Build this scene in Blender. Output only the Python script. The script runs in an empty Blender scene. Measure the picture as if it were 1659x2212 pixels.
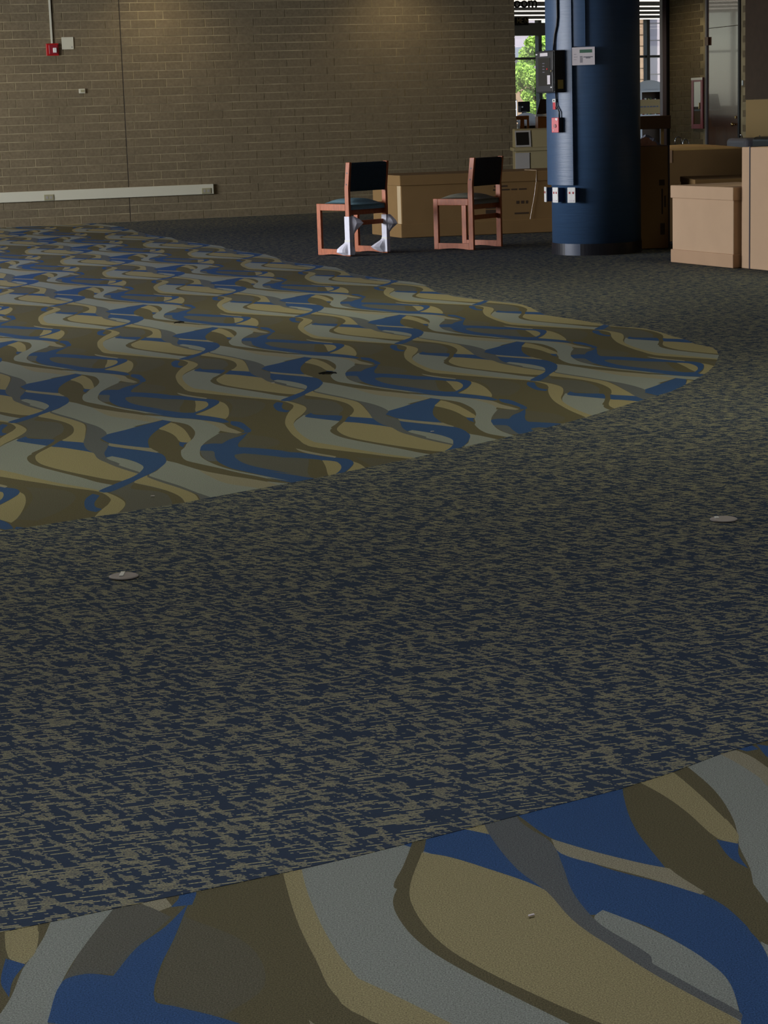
import bpy, math, random
import numpy as np
from mathutils import Matrix, Vector
from mathutils.geometry import delaunay_2d_cdt

random.seed(7)
rng = np.random.default_rng(11)
SC = bpy.context.scene
COL = SC.collection

# ------------------------------------------------------------------ camera
F_PX, PITCH, ROLL, CAM_H = 4368.736, math.radians(11.1032), math.radians(1.82282), 1.23816
CX, CY, IW, IH = 829.5, 1106.0, 1659, 2212
_f = np.array([0, math.cos(PITCH), -math.sin(PITCH)])
_r0 = np.array([1.0, 0, 0])
_d0 = -np.cross(_r0, _f)
_r = math.cos(ROLL) * _r0 + math.sin(ROLL) * _d0
_d = -math.sin(ROLL) * _r0 + math.cos(ROLL) * _d0
RM = np.array([_r, _d, _f])
CAM = np.array([0, 0, CAM_H])
cam_data = bpy.data.cameras.new('camera')
cam = bpy.data.objects.new('camera', cam_data)
COL.objects.link(cam)
cam_data.sensor_fit = 'VERTICAL'
cam_data.sensor_height = 36.0
cam_data.lens = F_PX / IH * 36.0
cam_data.clip_end = 300
cam.matrix_world = Matrix(((_r[0], -_d[0], -_f[0], 0), (_r[1], -_d[1], -_f[1], 0),
                           (_r[2], -_d[2], -_f[2], CAM_H), (0, 0, 0, 1)))
SC.camera = cam

# ------------------------------------------------------------------ world, sun, daylight, exposure
SC.view_settings.view_transform = 'Standard'
SC.view_settings.look = 'None'
SC.view_settings.exposure = 0.0
SC.view_settings.gamma = 1.0
SC.view_settings.use_curve_mapping = False
SC.cycles.use_denoising = True
SC.cycles.max_bounces = 8
SC.cycles.diffuse_bounces = 5
SC.cycles.sample_clamp_indirect = 4.0
world = bpy.data.worlds.new('sky')
SC.world = world
world.use_nodes = True
_wn = world.node_tree.nodes
_wn.clear()
_sky = _wn.new('ShaderNodeTexSky')
_sky.sky_type = 'NISHITA'
_sky.sun_disc = False
_sky.sun_elevation = math.radians(52)
_sky.sun_rotation = math.radians(200)
_bg = _wn.new('ShaderNodeBackground')
_bg.inputs['Strength'].default_value = 0.3
_wo = _wn.new('ShaderNodeOutputWorld')
world.node_tree.links.new(_sky.outputs[0], _bg.inputs[0])
world.node_tree.links.new(_bg.outputs[0], _wo.inputs[0])


def light(name, kind, loc, energy, color, **kw):
    l = bpy.data.lights.new(name, kind)
    l.energy = energy
    l.color = color
    o = bpy.data.objects.new(name, l)
    COL.objects.link(o)
    o.location = loc
    for k, v in kw.items():
        if k == 'dir':
            o.rotation_euler = Vector(v).to_track_quat('-Z', 'Y').to_euler()
        else:
            setattr(l, k, v)
    return o


PHI = math.radians(17)
A3 = np.array([math.cos(PHI), math.sin(PHI), 0])      # along the brick back wall, to the right
B3 = np.array([-math.sin(PHI), math.cos(PHI), 0])     # away from the camera
Z3 = np.array([0, 0, 1.0])
DB = 25.885                                           # back wall plane: B3.p = DB
SR = 13.79                                            # right (door) wall plane: A3.p = SR
SL = -4.6                                             # left (window) wall plane: A3.p = SL
CEIL = 3.2
light('sun', 'SUN', (0, 40, 30), 4.6, (1.0, 0.95, 0.86), dir=(0.25, 0.75, -0.8), angle=0.01)
# daylight entering through the ribbon window of the left wall (outside the frame)
_wl = A3 * (SL - 0.02) + B3 * 18.6 + Z3 * 1.75
light('window_daylight', 'AREA', _wl, 1080, (0.93, 0.95, 1.0), dir=tuple(A3), shape='RECTANGLE', size=6.4, size_y=2.0)
# ceiling fill panels, added to light the floor evenly (bodies built further down)
TROFFERS = [A3 * s_ + B3 * t_ + Z3 * (CEIL - 0.03) for s_ in (0.2, 4.0, 8.0) for t_ in (-1.4, 2.8, 7.4, 12.6)]
for _i, _p in enumerate(TROFFERS):
    light('fill_lamp', 'AREA', tuple(_p - Z3 * 0.012), (16, 18, 18, 17)[_i % 4], ((0.97, 0.97, 1.0), (0.97, 0.97, 1.0), (0.99, 0.95, 0.70), (0.99, 0.94, 0.66))[_i % 4], dir=(0, 0, -1), shape='RECTANGLE', size=1.1, size_y=0.5, spread=math.radians(115))


# ------------------------------------------------------------------ pixel helpers (photograph 1659 x 2212)
def ray(x, y):
    return RM.T @ np.array([(x - CX) / F_PX, (y - CY) / F_PX, 1.0])


def on_floor(x, y, z=0.0):
    d = ray(x, y)
    return CAM + d * ((z - CAM_H) / d[2])


def on_plane(x, y, p0, n):
    d = ray(x, y)
    return CAM + d * (((p0 - CAM) @ n) / (d @ n))


def at_y(x, y, Y):
    d = ray(x, y)
    return CAM + d * (Y / d[1])


def V(*a):
    return np.array(a, float)


# ------------------------------------------------------------------ materials
def lin(r, g, b, k=1.0):
    out = []
    for c in (r, g, b):
        c /= 255.0
        out.append(min(1.0, k * (c / 12.92 if c <= 0.04045 else ((c + 0.055) / 1.055) ** 2.4)))
    return (*out, 1.0)


MATS = {}


def mat(name, color, rough=0.6, metal=0.0, noise=0.0, nscale=40.0, bump=0.0, bscale=60.0, rnd=0.0, emit=None,
        estr=0.0, spec=0.5, stretch=None, coat=0.0):
    m = bpy.data.materials.new(name)
    m.use_nodes = True
    nt = m.node_tree
    b = nt.nodes['Principled BSDF']
    b.inputs['Base Color'].default_value = color
    b.inputs['Roughness'].default_value = rough
    b.inputs['Metallic'].default_value = metal
    b.inputs['Specular IOR Level'].default_value = spec
    b.inputs['Coat Weight'].default_value = coat
    geo = None
    if noise or bump:
        geo = nt.nodes.new('ShaderNodeNewGeometry')
        vec = geo.outputs['Position']
        if stretch:
            mp = nt.nodes.new('ShaderNodeVectorMath')
            mp.operation = 'MULTIPLY'
            mp.inputs[1].default_value = stretch
            nt.links.new(vec, mp.inputs[0])
            vec = mp.outputs[0]
    src = None
    if noise:
        n = nt.nodes.new('ShaderNodeTexNoise')
        n.inputs['Scale'].default_value = nscale
        n.inputs['Detail'].default_value = 3
        nt.links.new(vec, n.inputs['Vector'])
        mr = nt.nodes.new('ShaderNodeMapRange')
        mr.inputs['From Min'].default_value = 0.3
        mr.inputs['From Max'].default_value = 0.7
        mr.inputs['To Min'].default_value = 1 - noise
        mr.inputs['To Max'].default_value = 1 + noise
        nt.links.new(n.outputs['Fac'], mr.inputs['Value'])
        src = mr.outputs['Result']
    if rnd:
        oi = nt.nodes.new('ShaderNodeObjectInfo')
        mr2 = nt.nodes.new('ShaderNodeMapRange')
        mr2.inputs['To Min'].default_value = 1 - rnd
        mr2.inputs['To Max'].default_value = 1 + rnd
        nt.links.new(oi.outputs['Random'], mr2.inputs['Value'])
        if src is None:
            src = mr2.outputs['Result']
        else:
            mm = nt.nodes.new('ShaderNodeMath')
            mm.operation = 'MULTIPLY'
            nt.links.new(src, mm.inputs[0])
            nt.links.new(mr2.outputs['Result'], mm.inputs[1])
            src = mm.outputs[0]
    if src is not None:
        vm = nt.nodes.new('ShaderNodeVectorMath')
        vm.operation = 'SCALE'
        vm.inputs[0].default_value = color[:3]
        nt.links.new(src, vm.inputs['Scale'])
        nt.links.new(vm.outputs[0], b.inputs['Base Color'])
    if bump:
        n2 = nt.nodes.new('ShaderNodeTexNoise')
        n2.inputs['Scale'].default_value = bscale
        nt.links.new(vec, n2.inputs['Vector'])
        bp = nt.nodes.new('ShaderNodeBump')
        bp.inputs['Strength'].default_value = bump
        bp.inputs['Distance'].default_value = 0.004
        nt.links.new(n2.outputs['Fac'], bp.inputs['Height'])
        nt.links.new(bp.outputs[0], b.inputs['Normal'])
    if emit:
        b.inputs['Emission Color'].default_value = emit
        b.inputs['Emission Strength'].default_value = estr
    MATS[name] = m
    return m


def glass_mat(name, tint=(1, 1, 1, 1), refl=0.06):
    m = bpy.data.materials.new(name)
    m.use_nodes = True
    nt = m.node_tree
    nt.nodes.clear()
    t = nt.nodes.new('ShaderNodeBsdfTransparent')
    t.inputs[0].default_value = tint
    g = nt.nodes.new('ShaderNodeBsdfGlossy')
    g.inputs['Roughness'].default_value = 0.02
    mx = nt.nodes.new('ShaderNodeMixShader')
    mx.inputs[0].default_value = refl
    o = nt.nodes.new('ShaderNodeOutputMaterial')
    nt.links.new(t.outputs[0], mx.inputs[1])
    nt.links.new(g.outputs[0], mx.inputs[2])
    nt.links.new(mx.outputs[0], o.inputs[0])
    return m


K = 1.7   # photograph values -> albedo
M_BRICK = mat('taupe_block', lin(112, 101, 80, 1.04), 0.9, noise=0.14, nscale=30, bump=0.5, bscale=120, rnd=0.07, spec=0.2)
M_MORTAR = mat('mortar', lin(150, 139, 110, 1.05), 0.95, noise=0.38, nscale=3, spec=0.1)
M_SEAL = mat('joint_sealant', lin(52, 46, 38), 0.8)
M_PLASTER = mat('plaster', lin(190, 180, 165), 0.9)
M_CEIL = mat('ceiling_white', lin(132, 122, 132), 0.9)
M_CREAM = mat('cream_metal', lin(200, 198, 178), 0.5)
M_BEIGE = mat('beige_plastic', lin(152, 148, 118), 0.5)
M_WHITE = mat('white_plastic', lin(225, 225, 220), 0.4)
M_PAPER = mat('white_paper', lin(220, 212, 214), 0.8)
M_SIGNTX = mat('sign_lettering', lin(235, 226, 190), 0.6)
M_HINGE = mat('bronze_hinge', lin(84, 56, 40), 0.4, metal=0.6)
M_RED = mat('red_paint', lin(175, 25, 25), 0.35)
M_REDBOX = mat('red_box_paint', lin(205, 50, 62), 0.4)
M_DARKRED = mat('dark_red_paint', lin(136, 30, 40), 0.4)
M_BLACK = mat('black_paint', lin(22, 22, 26), 0.4)
M_BLACKM = mat('black_frame', lin(17, 17, 24), 0.5)
M_RUBBER = mat('black_rubber', lin(26, 26, 32), 0.35)
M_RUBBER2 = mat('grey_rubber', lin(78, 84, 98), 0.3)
M_BLUE = mat('blue_paint', lin(60, 86, 118, 1.0), 0.42, noise=0.06, nscale=3, bump=0.25, bscale=5, stretch=(1, 1, 18), spec=0.5)
M_NAVYBOX = mat('navy_box', lin(34, 56, 96), 0.5)
M_WOOD = mat('cherry_wood', lin(172, 92, 50), 0.42, noise=0.16, nscale=14, stretch=(3, 3, 1), spec=0.4)
M_TEAL = mat('teal_fabric', lin(116, 148, 156), 0.95, noise=0.2, nscale=160, spec=0.1)
M_TEALD = mat('dark_teal_fabric', lin(50, 64, 72), 0.95, noise=0.2, nscale=160, spec=0.1)
M_OLIVEF = mat('olive_fabric', lin(140, 138, 120), 0.95, noise=0.2, nscale=160, spec=0.1)
M_DARKF = mat('dark_brown_fabric', lin(60, 57, 54), 0.95, noise=0.2, nscale=160, spec=0.1)
M_FOAM = mat('white_foam', lin(228, 226, 236), 0.6, noise=0.05, nscale=25)
M_TAPE = mat('clear_tape', lin(240, 238, 230), 0.15)
M_CARD = mat('cardboard', lin(190, 160, 130, 1.0), 0.85, noise=0.03, nscale=4, spec=0.15)
M_CARDD = mat('brown_cardboard', lin(134, 106, 68, 1.0), 0.85, noise=0.04, nscale=4, spec=0.15)
M_CARDE = mat('cardboard_band', lin(180, 148, 118, 1.0), 0.85, noise=0.03, nscale=4, spec=0.15)
M_INK = mat('carton_ink', lin(62, 46, 32), 0.9)
M_STRAP = mat('black_strap', lin(38, 28, 40), 0.4)
M_TAPEP = mat('packing_tape', lin(198, 176, 140), 0.2)
M_DOOR = mat('brown_door_veneer', lin(70, 46, 32), 0.2, noise=0.12, nscale=8, stretch=(4, 4, 0.6), spec=0.9, coat=0.6)
M_STEEL = mat('brushed_steel', lin(150, 152, 158), 0.3, metal=1.0)
M_CHROME = mat('chrome', lin(220, 222, 228), 0.08, metal=1.0)
M_BRASS = mat('brass', lin(200, 170, 110), 0.25, metal=1.0)
M_GREYM = mat('grey_metal', lin(116, 116, 124), 0.5)
M_JAMB = mat('grey_jamb', lin(140, 132, 150), 0.5)
M_OLIVEP = mat('olive_beige_metal', lin(140, 128, 92), 0.7)
M_SCREEN = mat('dark_screen', lin(26, 24, 20), 0.3)
M_LIGHTG = mat('light_grey_panel', lin(150, 146, 140), 0.7)
M_BROWNW = mat('dark_brown_wood', lin(72, 50, 30), 0.5, noise=0.1, nscale=10)
M_OAK = mat('orange_oak', lin(176, 106, 40), 0.5, noise=0.1, nscale=20)
M_WHITEP = mat('white_laminate', lin(236, 238, 242), 0.4)


def translucent_mat(name, col):
    m = bpy.data.materials.new(name)
    m.use_nodes = True
    nt = m.node_tree
    nt.nodes.clear()
    a = nt.nodes.new('ShaderNodeBsdfDiffuse')
    a.inputs[0].default_value = col
    b = nt.nodes.new('ShaderNodeBsdfTranslucent')
    b.inputs[0].default_value = col
    mx = nt.nodes.new('ShaderNodeMixShader')
    mx.inputs[0].default_value = 0.7
    o = nt.nodes.new('ShaderNodeOutputMaterial')
    nt.links.new(a.outputs[0], mx.inputs[1])
    nt.links.new(b.outputs[0], mx.inputs[2])
    nt.links.new(mx.outputs[0], o.inputs[0])
    return m


M_ACRYL = translucent_mat('frosted_acrylic', lin(240, 242, 248))
M_TANP = mat('tan_panel', lin(168, 142, 96), 0.8)
M_YELLOWL = mat('yellow_label', lin(176, 156, 80), 0.6)
M_GREENP = mat('green_print', lin(74, 112, 92), 0.8)
M_GREYP = mat('grey_print', lin(110, 108, 118), 0.8)
M_PALEB = mat('pale_siding', lin(172, 163, 170), 0.8, noise=0.03, nscale=2)
M_SLATEB = mat('slate_siding', lin(120, 126, 140), 0.8)
M_OUTBR = mat('outdoor_brick', lin(150, 124, 100), 0.9, noise=0.1, nscale=6)
M_BARK = mat('bark', lin(92, 72, 52), 0.9)
M_LEAF = mat('green_leaf', lin(160, 196, 84), 0.6, noise=0.4, nscale=1.4)
M_GRASS = mat('outside_ground', lin(120, 128, 96), 0.9, noise=0.15, nscale=3)
M_LAMP = mat('lamp_tube', (1, 1, 1, 1), emit=(1.0, 0.93, 0.78, 1), estr=2.2)
M_LAMPW = mat('downlight_lens', (1, 1, 1, 1), emit=(1.0, 0.8, 0.5, 1), estr=6.0)
M_DIFF = mat('fill_diffuser', (1, 1, 1, 1), emit=(0.97, 0.97, 1.0, 1), estr=1.0)
M_SCREENW = mat('lit_screen', (1, 1, 1, 1), emit=(0.8, 0.86, 1.0, 1), estr=1.6)
M_PEACH = mat('kraft_paper', lin(190, 140, 110), 0.8)
M_GREYPL = mat('grey_plastic_film', lin(120, 122, 132), 0.35)
M_PLATE = mat('floor_plate', lin(150, 142, 140), 0.55)
M_LINT = mat('black_lint', lin(16, 16, 18), 0.9)
M_FARFLOOR = mat('far_carpet', lin(84, 80, 66), 0.95)
G_PANE = glass_mat('window_glass', refl=0.04)
G_CAB = glass_mat('cabinet_glass', (0.75, 0.78, 0.78, 1), refl=0.16)
M_CABIN = mat('cabinet_inside', lin(120, 118, 108), 0.7)


# ------------------------------------------------------------------ mesh building
ORG = {}


class MB:
    def __init__(s):
        s.v, s.f = [], []

    def quad(s, *pts):
        n = len(s.v)
        s.v += [tuple(map(float, p)) for p in pts]
        s.f.append(tuple(range(n, n + len(pts))))
        return s

    def box(s, o, x, y, z):
        """box from corner o with edge vectors x, y, z"""
        o, x, y, z = map(np.asarray, (o, x, y, z))
        n = len(s.v)
        for k in (0, 1):
            for (i, j) in ((0, 0), (1, 0), (1, 1), (0, 1)):
                s.v.append(tuple(o + i * x + j * y + k * z))
        flip = np.dot(np.cross(x, y), z) < 0
        for q in ((0, 3, 2, 1), (4, 5, 6, 7), (0, 1, 5, 4), (1, 2, 6, 5), (2, 3, 7, 6), (3, 0, 4, 7)):
            q = tuple(n + i for i in q)
            s.f.append(q[::-1] if flip else q)
        return s

    def cbox(s, c, x, y, z):
        c, x, y, z = map(np.asarray, (c, x, y, z))
        return s.box(c - x / 2 - y / 2 - z / 2, x, y, z)

    def prism(s, poly, d):
        """extrude a 3d polygon along d"""
        n = len(s.v)
        m = len(poly)
        d = np.asarray(d)
        s.v += [tuple(np.asarray(p)) for p in poly] + [tuple(np.asarray(p) + d) for p in poly]
        s.f.append(tuple(n + i for i in range(m))[::-1])
        s.f.append(tuple(n + m + i for i in range(m)))
        for i in range(m):
            j = (i + 1) % m
            s.f.append((n + i, n + j, n + m + j, n + m + i))
        return s

    def tube(s, pts, r, seg=8, caps=True):
        pts = [np.asarray(p, float) for p in pts]
        rs = r if hasattr(r, '__len__') else [r] * len(pts)
        n = len(s.v)
        for i, p in enumerate(pts):
            t = pts[min(i + 1, len(pts) - 1)] - pts[max(i - 1, 0)]
            t /= np.linalg.norm(t) + 1e-9
            h = V(0, 0, 1) if abs(t[2]) < 0.9 else V(1, 0, 0)
            u = np.cross(t, h)
            u /= np.linalg.norm(u)
            w = np.cross(t, u)
            for k in range(seg):
                a = 2 * math.pi * k / seg
                s.v.append(tuple(p + rs[i] * (math.cos(a) * u + math.sin(a) * w)))
        for i in range(len(pts) - 1):
            for k in range(seg):
                a, b = n + i * seg + k, n + i * seg + (k + 1) % seg
                s.f.append((a, a + seg, b + seg, b))
        if caps:
            s.f.append(tuple(n + k for k in range(seg)))
            s.f.append(tuple(n + (len(pts) - 1) * seg + k for k in range(seg))[::-1])
        return s

    def lathe(s, c, prof, seg=32):
        """prof = [(r, z)...] around the vertical through c"""
        n = len(s.v)
        c = np.asarray(c, float)
        for (r, z) in prof:
            for k in range(seg):
                a = 2 * math.pi * k / seg
                s.v.append((c[0] + r * math.cos(a), c[1] + r * math.sin(a), c[2] + z))
        for i in range(len(prof) - 1):
            for k in range(seg):
                a, b = n + i * seg + k, n + i * seg + (k + 1) % seg
                s.f.append((a, b, b + seg, a + seg))
        s.f.append(tuple(n + k for k in range(seg))[::-1])
        s.f.append(tuple(n + (len(prof) - 1) * seg + k for k in range(seg)))
        return s

    def build(s, name, m, parent=None, bevel=0.0, smooth=False, seg=2, local=False):
        me = bpy.data.meshes.new(name)
        org = ORG.get(parent.name, V(0, 0, 0)) if (parent is not None and not local) else V(0, 0, 0)
        me.from_pydata([tuple(np.asarray(p) - org) for p in s.v], [], s.f)
        me.update()
        o = bpy.data.objects.new(name, me)
        COL.objects.link(o)
        if m is not None:
            for mm in (m if isinstance(m, (list, tuple)) else [m]):
                me.materials.append(mm)
        if parent is not None:
            o.parent = parent
        ORG[o.name] = org
        if smooth:
            for p in me.polygons:
                p.use_smooth = True
        if bevel:
            bv = o.modifiers.new('bevel', 'BEVEL')
            bv.width = bevel
            bv.segments = seg
            bv.limit_method = 'ANGLE'
        return o


def tag(o, label=None, cat=None, group=None, kind=None):
    if label:
        o['label'] = label
    if cat:
        o['category'] = cat
    if group:
        o['group'] = group
    if kind:
        o['kind'] = kind
    return o


def thing(name, loc, label, cat, group=None):
    o = bpy.data.objects.new(name, None)
    COL.objects.link(o)
    o.empty_display_size = 0.1
    o.location = tuple(loc)
    ORG[o.name] = np.asarray(loc, float)
    return tag(o, label, cat, group)


def text_mesh(name, s, size, depth, m, origin, xdir, ydir, parent, bold=0.0):
    """flat extruded lettering; origin = lower left"""
    cu = bpy.data.curves.new('lettering', 'FONT')
    cu.body = s
    cu.size = size
    cu.extrude = depth
    cu.offset = bold
    tmp = bpy.data.objects.new('lettering_tmp', cu)
    COL.objects.link(tmp)
    dg = bpy.context.evaluated_depsgraph_get()
    me = bpy.data.meshes.new_from_object(tmp.evaluated_get(dg))
    bpy.data.objects.remove(tmp)
    x, y = np.asarray(xdir), np.asarray(ydir)
    n = np.cross(x, y)
    org = ORG.get(parent.name, V(0, 0, 0))
    for v in me.vertices:
        p = np.asarray(origin) + x * v.co[0] + y * v.co[1] + n * v.co[2] - org
        v.co = tuple(p)
    me.materials.clear()
    me.materials.append(m)
    o = bpy.data.objects.new(name, me)
    COL.objects.link(o)
    o.parent = parent
    ORG[o.name] = org
    return o


# ================================================================== FLOOR
TH = math.radians(-70.3163)
E1 = np.array([math.cos(TH), math.sin(TH)])
E2 = np.array([-math.sin(TH), math.cos(TH)])
A1, A2 = 1.8288, 1.2192
O2 = np.array([-1.35524, 7.64456])

CROPS = {'a': (440, 780, 6.381), 'b': (660, 780, 6.381), 'c': (880, 760, 6.381), 'd': (1100, 740, 6.381),
         'R1': (0, 840, 4.1475), 'R2': (350, 780, 4.1475), 'R3': (700, 720, 4.1475), 'p': (0, 0, 1.0)}


def trace(s):
    out, c = [], None
    for t in s.split():
        if ',' not in t:
            c = CROPS[t]
        else:
            x, y = map(float, t.split(','))
            p = on_floor(c[0] + x / c[2], c[1] + y / c[2])[:2] - O2
            out.append((p @ E1, p @ E2))
    return np.array(out)


def smooth(P, sub=4, corner=62):
    n = len(P)
    isc = []
    for i in range(n):
        a, b = P[i] - P[i - 1], P[(i + 1) % n] - P[i]
        ca = (a @ b) / (np.linalg.norm(a) * np.linalg.norm(b) + 1e-12)
        isc.append(math.degrees(math.acos(max(-1, min(1, ca)))) > corner)
    out = []
    for i in range(n):
        p1, p2 = P[i], P[(i + 1) % n]
        L = np.linalg.norm(p2 - p1)
        m1 = np.zeros(2) if isc[i] else (p2 - P[i - 1]) / (L + np.linalg.norm(p1 - P[i - 1]) + 1e-9)
        m2 = np.zeros(2) if isc[(i + 1) % n] else (P[(i + 2) % n] - p1) / (L + np.linalg.norm(P[(i + 2) % n] - p2) + 1e-9)
        if isc[i]:
            m1 = (p2 - p1) / (L + 1e-9)
        if isc[(i + 1) % n]:
            m2 = (p2 - p1) / (L + 1e-9)
        m1, m2 = m1 * L, m2 * L
        k = sub if L > 0.02 else 1
        for j in range(k):
            t = j / k
            out.append((2 * t**3 - 3 * t**2 + 1) * p1 + (t**3 - 2 * t**2 + t) * m1 + (-2 * t**3 + 3 * t**2) * p2 + (t**3 - t**2) * m2)
    return np.array(out)


GREY, TAN, OLIVE, SLATE, BLUE, MIDO, LTAN, MID2 = range(8)
PATTERN = [
    # mid slate-olive patches in the olive ground
    (MID2, 'a 250,515 700,540 850,600 760,700 560,780 330,770 395,650 370,580'),
    (MID2, 'b 1000,60 1300,90 1400,140 1250,180 1050,172 960,160'),
    # grey leaf
    (GREY, 'R2 285,75 430,98 600,120 860,150 1000,190 1280,250 1170,312 1062,350 800,331 500,296 330,268 215,236 170,172 195,122'),
    # yellow wave band, one period
    (TAN, 'a -220,365 0,395 200,425 400,455 620,485 850,510 1060,535 1240,572 1380,618 1415,650 1400,690 1340,750 1270,805 1240,860 1250,905 1290,960 1370,1030 1470,1090 '
          'R3 0,1005 150,1028 300,1050 480,1072 480,1088 300,1066 150,1049 0,1032 R2 1400,778 '
          'a 1400,1149 1320,1090 1230,1020 1170,950 1125,870 1130,790 1170,710 1230,640 1225,600 1060,546 800,522 400,482 0,442 -220,412'),
    # lens above the beam (slate-olive, olive cap)
    (MIDO, 'a 1400,462 1290,510 1190,552 1280,572 1390,612 1420,650 1405,690 1370,745 1500,740 b 0,712 150,725 330,740 480,760 590,765 640,730 670,680 640,630 560,580 400,535 200,500 0,470 a 1560,462'),
    (OLIVE, 'b 330,520 500,560 600,605 662,650 668,690 640,730 590,770 480,765 470,720 520,670 470,600'),
    (OLIVE, 'b 0,474 200,505 400,540 500,590 300,540 0,520'),
    (TAN, 'a 1395,465 1440,425 1500,412 b 120,420 300,466 500,508 700,558 780,610 835,670 885,730 930,790 620,765 640,730 668,680 640,630 560,580 400,535 200,500 0,472'),
    # blue beam
    (BLUE, 'R2 340,62 a 0,112 270,120 400,132 560,140 680,150 760,180 880,240 740,226 600,207 400,190 200,170 0,150 R2 288,86'),
    # olive outline of the tan ellipse, crossing the beam
    (OLIVE, 'a 235,185 150,232 95,262 105,290 170,322 300,352 550,394 800,434 1000,470 1180,492 1270,458 1150,450 800,405 500,360 300,310 250,250 300,190'),
    (OLIVE, 'b 350,922 408,876 462,830 505,780 500,740 640,728 580,775 540,832 480,875 425,930'),
    (TAN, 'a 285,182 195,233 175,262 225,305 330,338 600,383 900,423 1150,453 1270,456 1330,432 1392,402 1300,380 1100,337 960,292 850,252 780,227 550,200 400,186'),
    # pale field between tail and slate swirl
    (GREY, 'b 240,288 350,305 500,335 700,372 1000,408 1300,438 1659,485 c 325,632 0,718 b 1450,592 1180,687 1140,690 1050,637 900,587 720,547 500,494 300,454 120,412 185,370'),
    (LTAN, 'b 600,352 1000,408 1300,438 1659,485 c 325,632 170,672 b 1620,540 1300,500 1000,470 800,420'),
    # bird: triangle, white line, body with stroke
    (BLUE, 'R3 535,712 700,660 860,610 970,578 1045,576 1040,594 1000,640 975,690 985,742 1055,802 850,786 680,766 585,738'),
    (BLUE, 'a 815,160 930,163 1100,188 1300,205 1480,220 1580,243 1642,295 1612,342 1540,392 1430,442 1330,492 1190,548 1120,553 1060,541 1180,490 1270,455 1340,430 1400,395 1425,350 1400,330 1300,300 1150,272 1000,264 930,266 850,215'),
    (GREY, 'a 970,268 1020,256 1150,273 1300,300 1400,330 1426,352 1408,386 1300,366 1100,322 985,285'),
    (LTAN, 'a 915,146 1100,164 1300,179 1460,189 1525,214 1490,223 1300,203 1100,186 935,170'),
    # slate swirl
    (SLATE, 'b 110,412 300,452 500,492 720,545 900,585 1050,635 1142,690 1105,738 1140,762 1270,800 1310,860 1325,905 1370,945 1450,985 1659,1040 1659,1062 1450,1022 1300,976 1190,916 1050,868 930,792 880,722 830,650 775,592 720,558 500,508 300,468 110,424'),
    (SLATE, 'a 850,244 960,278 1100,320 1300,364 1412,388 1398,398 1290,378 1100,338 950,296 850,258'),
    # grey wave with thin tail
    (GREY, 'b 440,60 445,190 360,222 385,252 450,285 600,310 850,346 1100,385 1300,410 1659,466 c 0,576 320,636 470,656 600,672 720,695 830,740 910,790 946,850 940,890 925,920 940,970 930,1030 1050,1095 1300,1130 '
           '1280,1090 1200,1030 1160,970 1150,900 1190,850 1230,765 1220,730 1180,690 1000,655 700,624 470,611 200,584 0,551 b 1659,444 1400,411 1000,359 800,320 650,276 580,240 553,190 560,150 600,110 690,50'),
    (LTAN, 'c 860,640 1000,652 1180,680 1290,722 1420,755 1545,790 1480,802 1230,766 1190,740 1080,700 960,668'),
    # slate patches beside the blue wave
    (MIDO, 'b 690,50 800,48 945,62 830,106 770,140 650,142 560,155 600,110'),
    (SLATE, 'b 553,196 640,200 720,205 745,245 800,290 700,288 600,244'),
    # blue C wave
    (BLUE, 'b 1005,42 930,75 830,105 765,142 650,142 560,153 553,202 620,203 705,206 745,248 800,290 900,325 1000,350 1200,380 1450,416 1659,444 c 0,548 470,608 700,620 1000,651 1180,670 1255,662 1160,632 1060,611 900,591 700,568 770,525 830,490 882,430 862,405 790,386 680,378 520,368 400,352 200,335 0,325 b 1659,215 1450,195 1250,181 1050,172 965,168 950,130 980,90'),
    (BLUE, 'c 1255,648 1400,660 1530,708 1640,758 1648,785 1540,792 1560,770 1440,725 1300,690'),
    (MIDO, 'b 955,236 1050,222 1200,230 1450,247 1659,262 c 0,375 300,385 520,400 640,470 670,545 500,546 300,526 0,496 b 1659,386 1450,360 1200,325 1050,290'),
    (OLIVE, 'c 380,392 520,400 600,440 650,500 662,548 500,546 420,500 400,440'),
    (TAN, 'c 530,400 620,404 700,414 765,455 745,500 678,538 640,510 600,460 560,424'),
    (TAN, 'c 872,408 960,430 1060,480 1130,540 1166,592 1160,622 1060,609 900,589 708,570 800,520 850,480 886,432'),
    (LTAN, 'c 195,303 350,328 500,348 665,368 660,379 500,362 350,345 230,320'),
    # head and tail
    (OLIVE, 'b 15,20 150,58 280,120 330,170 372,242 450,285 600,310 850,346 1100,385 1300,410 1659,466 c 0,575 330,637 0,592 b 1659,484 1300,437 1000,407 700,371 500,335 350,305 235,286 200,242 100,216 0,183 -60,120 -50,60'),
    (TAN, 'c 462,668 560,688 680,728 800,788 900,848 944,890 920,912 820,902 700,842 600,802 470,766 378,746 410,710'),
    (OLIVE, 'c 440,652 600,674 720,697 830,742 905,790 946,850 900,852 820,802 700,740 560,690'),
    (BLUE, 'c 808,904 925,912 905,940 930,970 850,946'),
    # blue crescent on the hook
    (BLUE, 'a 962,602 1008,564 1092,578 1076,632 1112,667 1185,680 1140,707 1040,692 980,652'),
    (OLIVE, 'a 1095,578 1200,598 1232,640 1190,682 1112,668 1076,632'),
]
PCOL = {GREY: lin(108, 112, 106, 1.6), TAN: lin(117, 110, 82, 1.6), OLIVE: lin(75, 71, 53, 1.6), SLATE: lin(75, 78, 78, 1.6),
        BLUE: lin(43, 65, 97, 1.6), MIDO: lin(74, 74, 67, 1.6), LTAN: lin(113, 109, 92, 1.6), MID2: lin(74, 72, 60, 1.6)}


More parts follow.
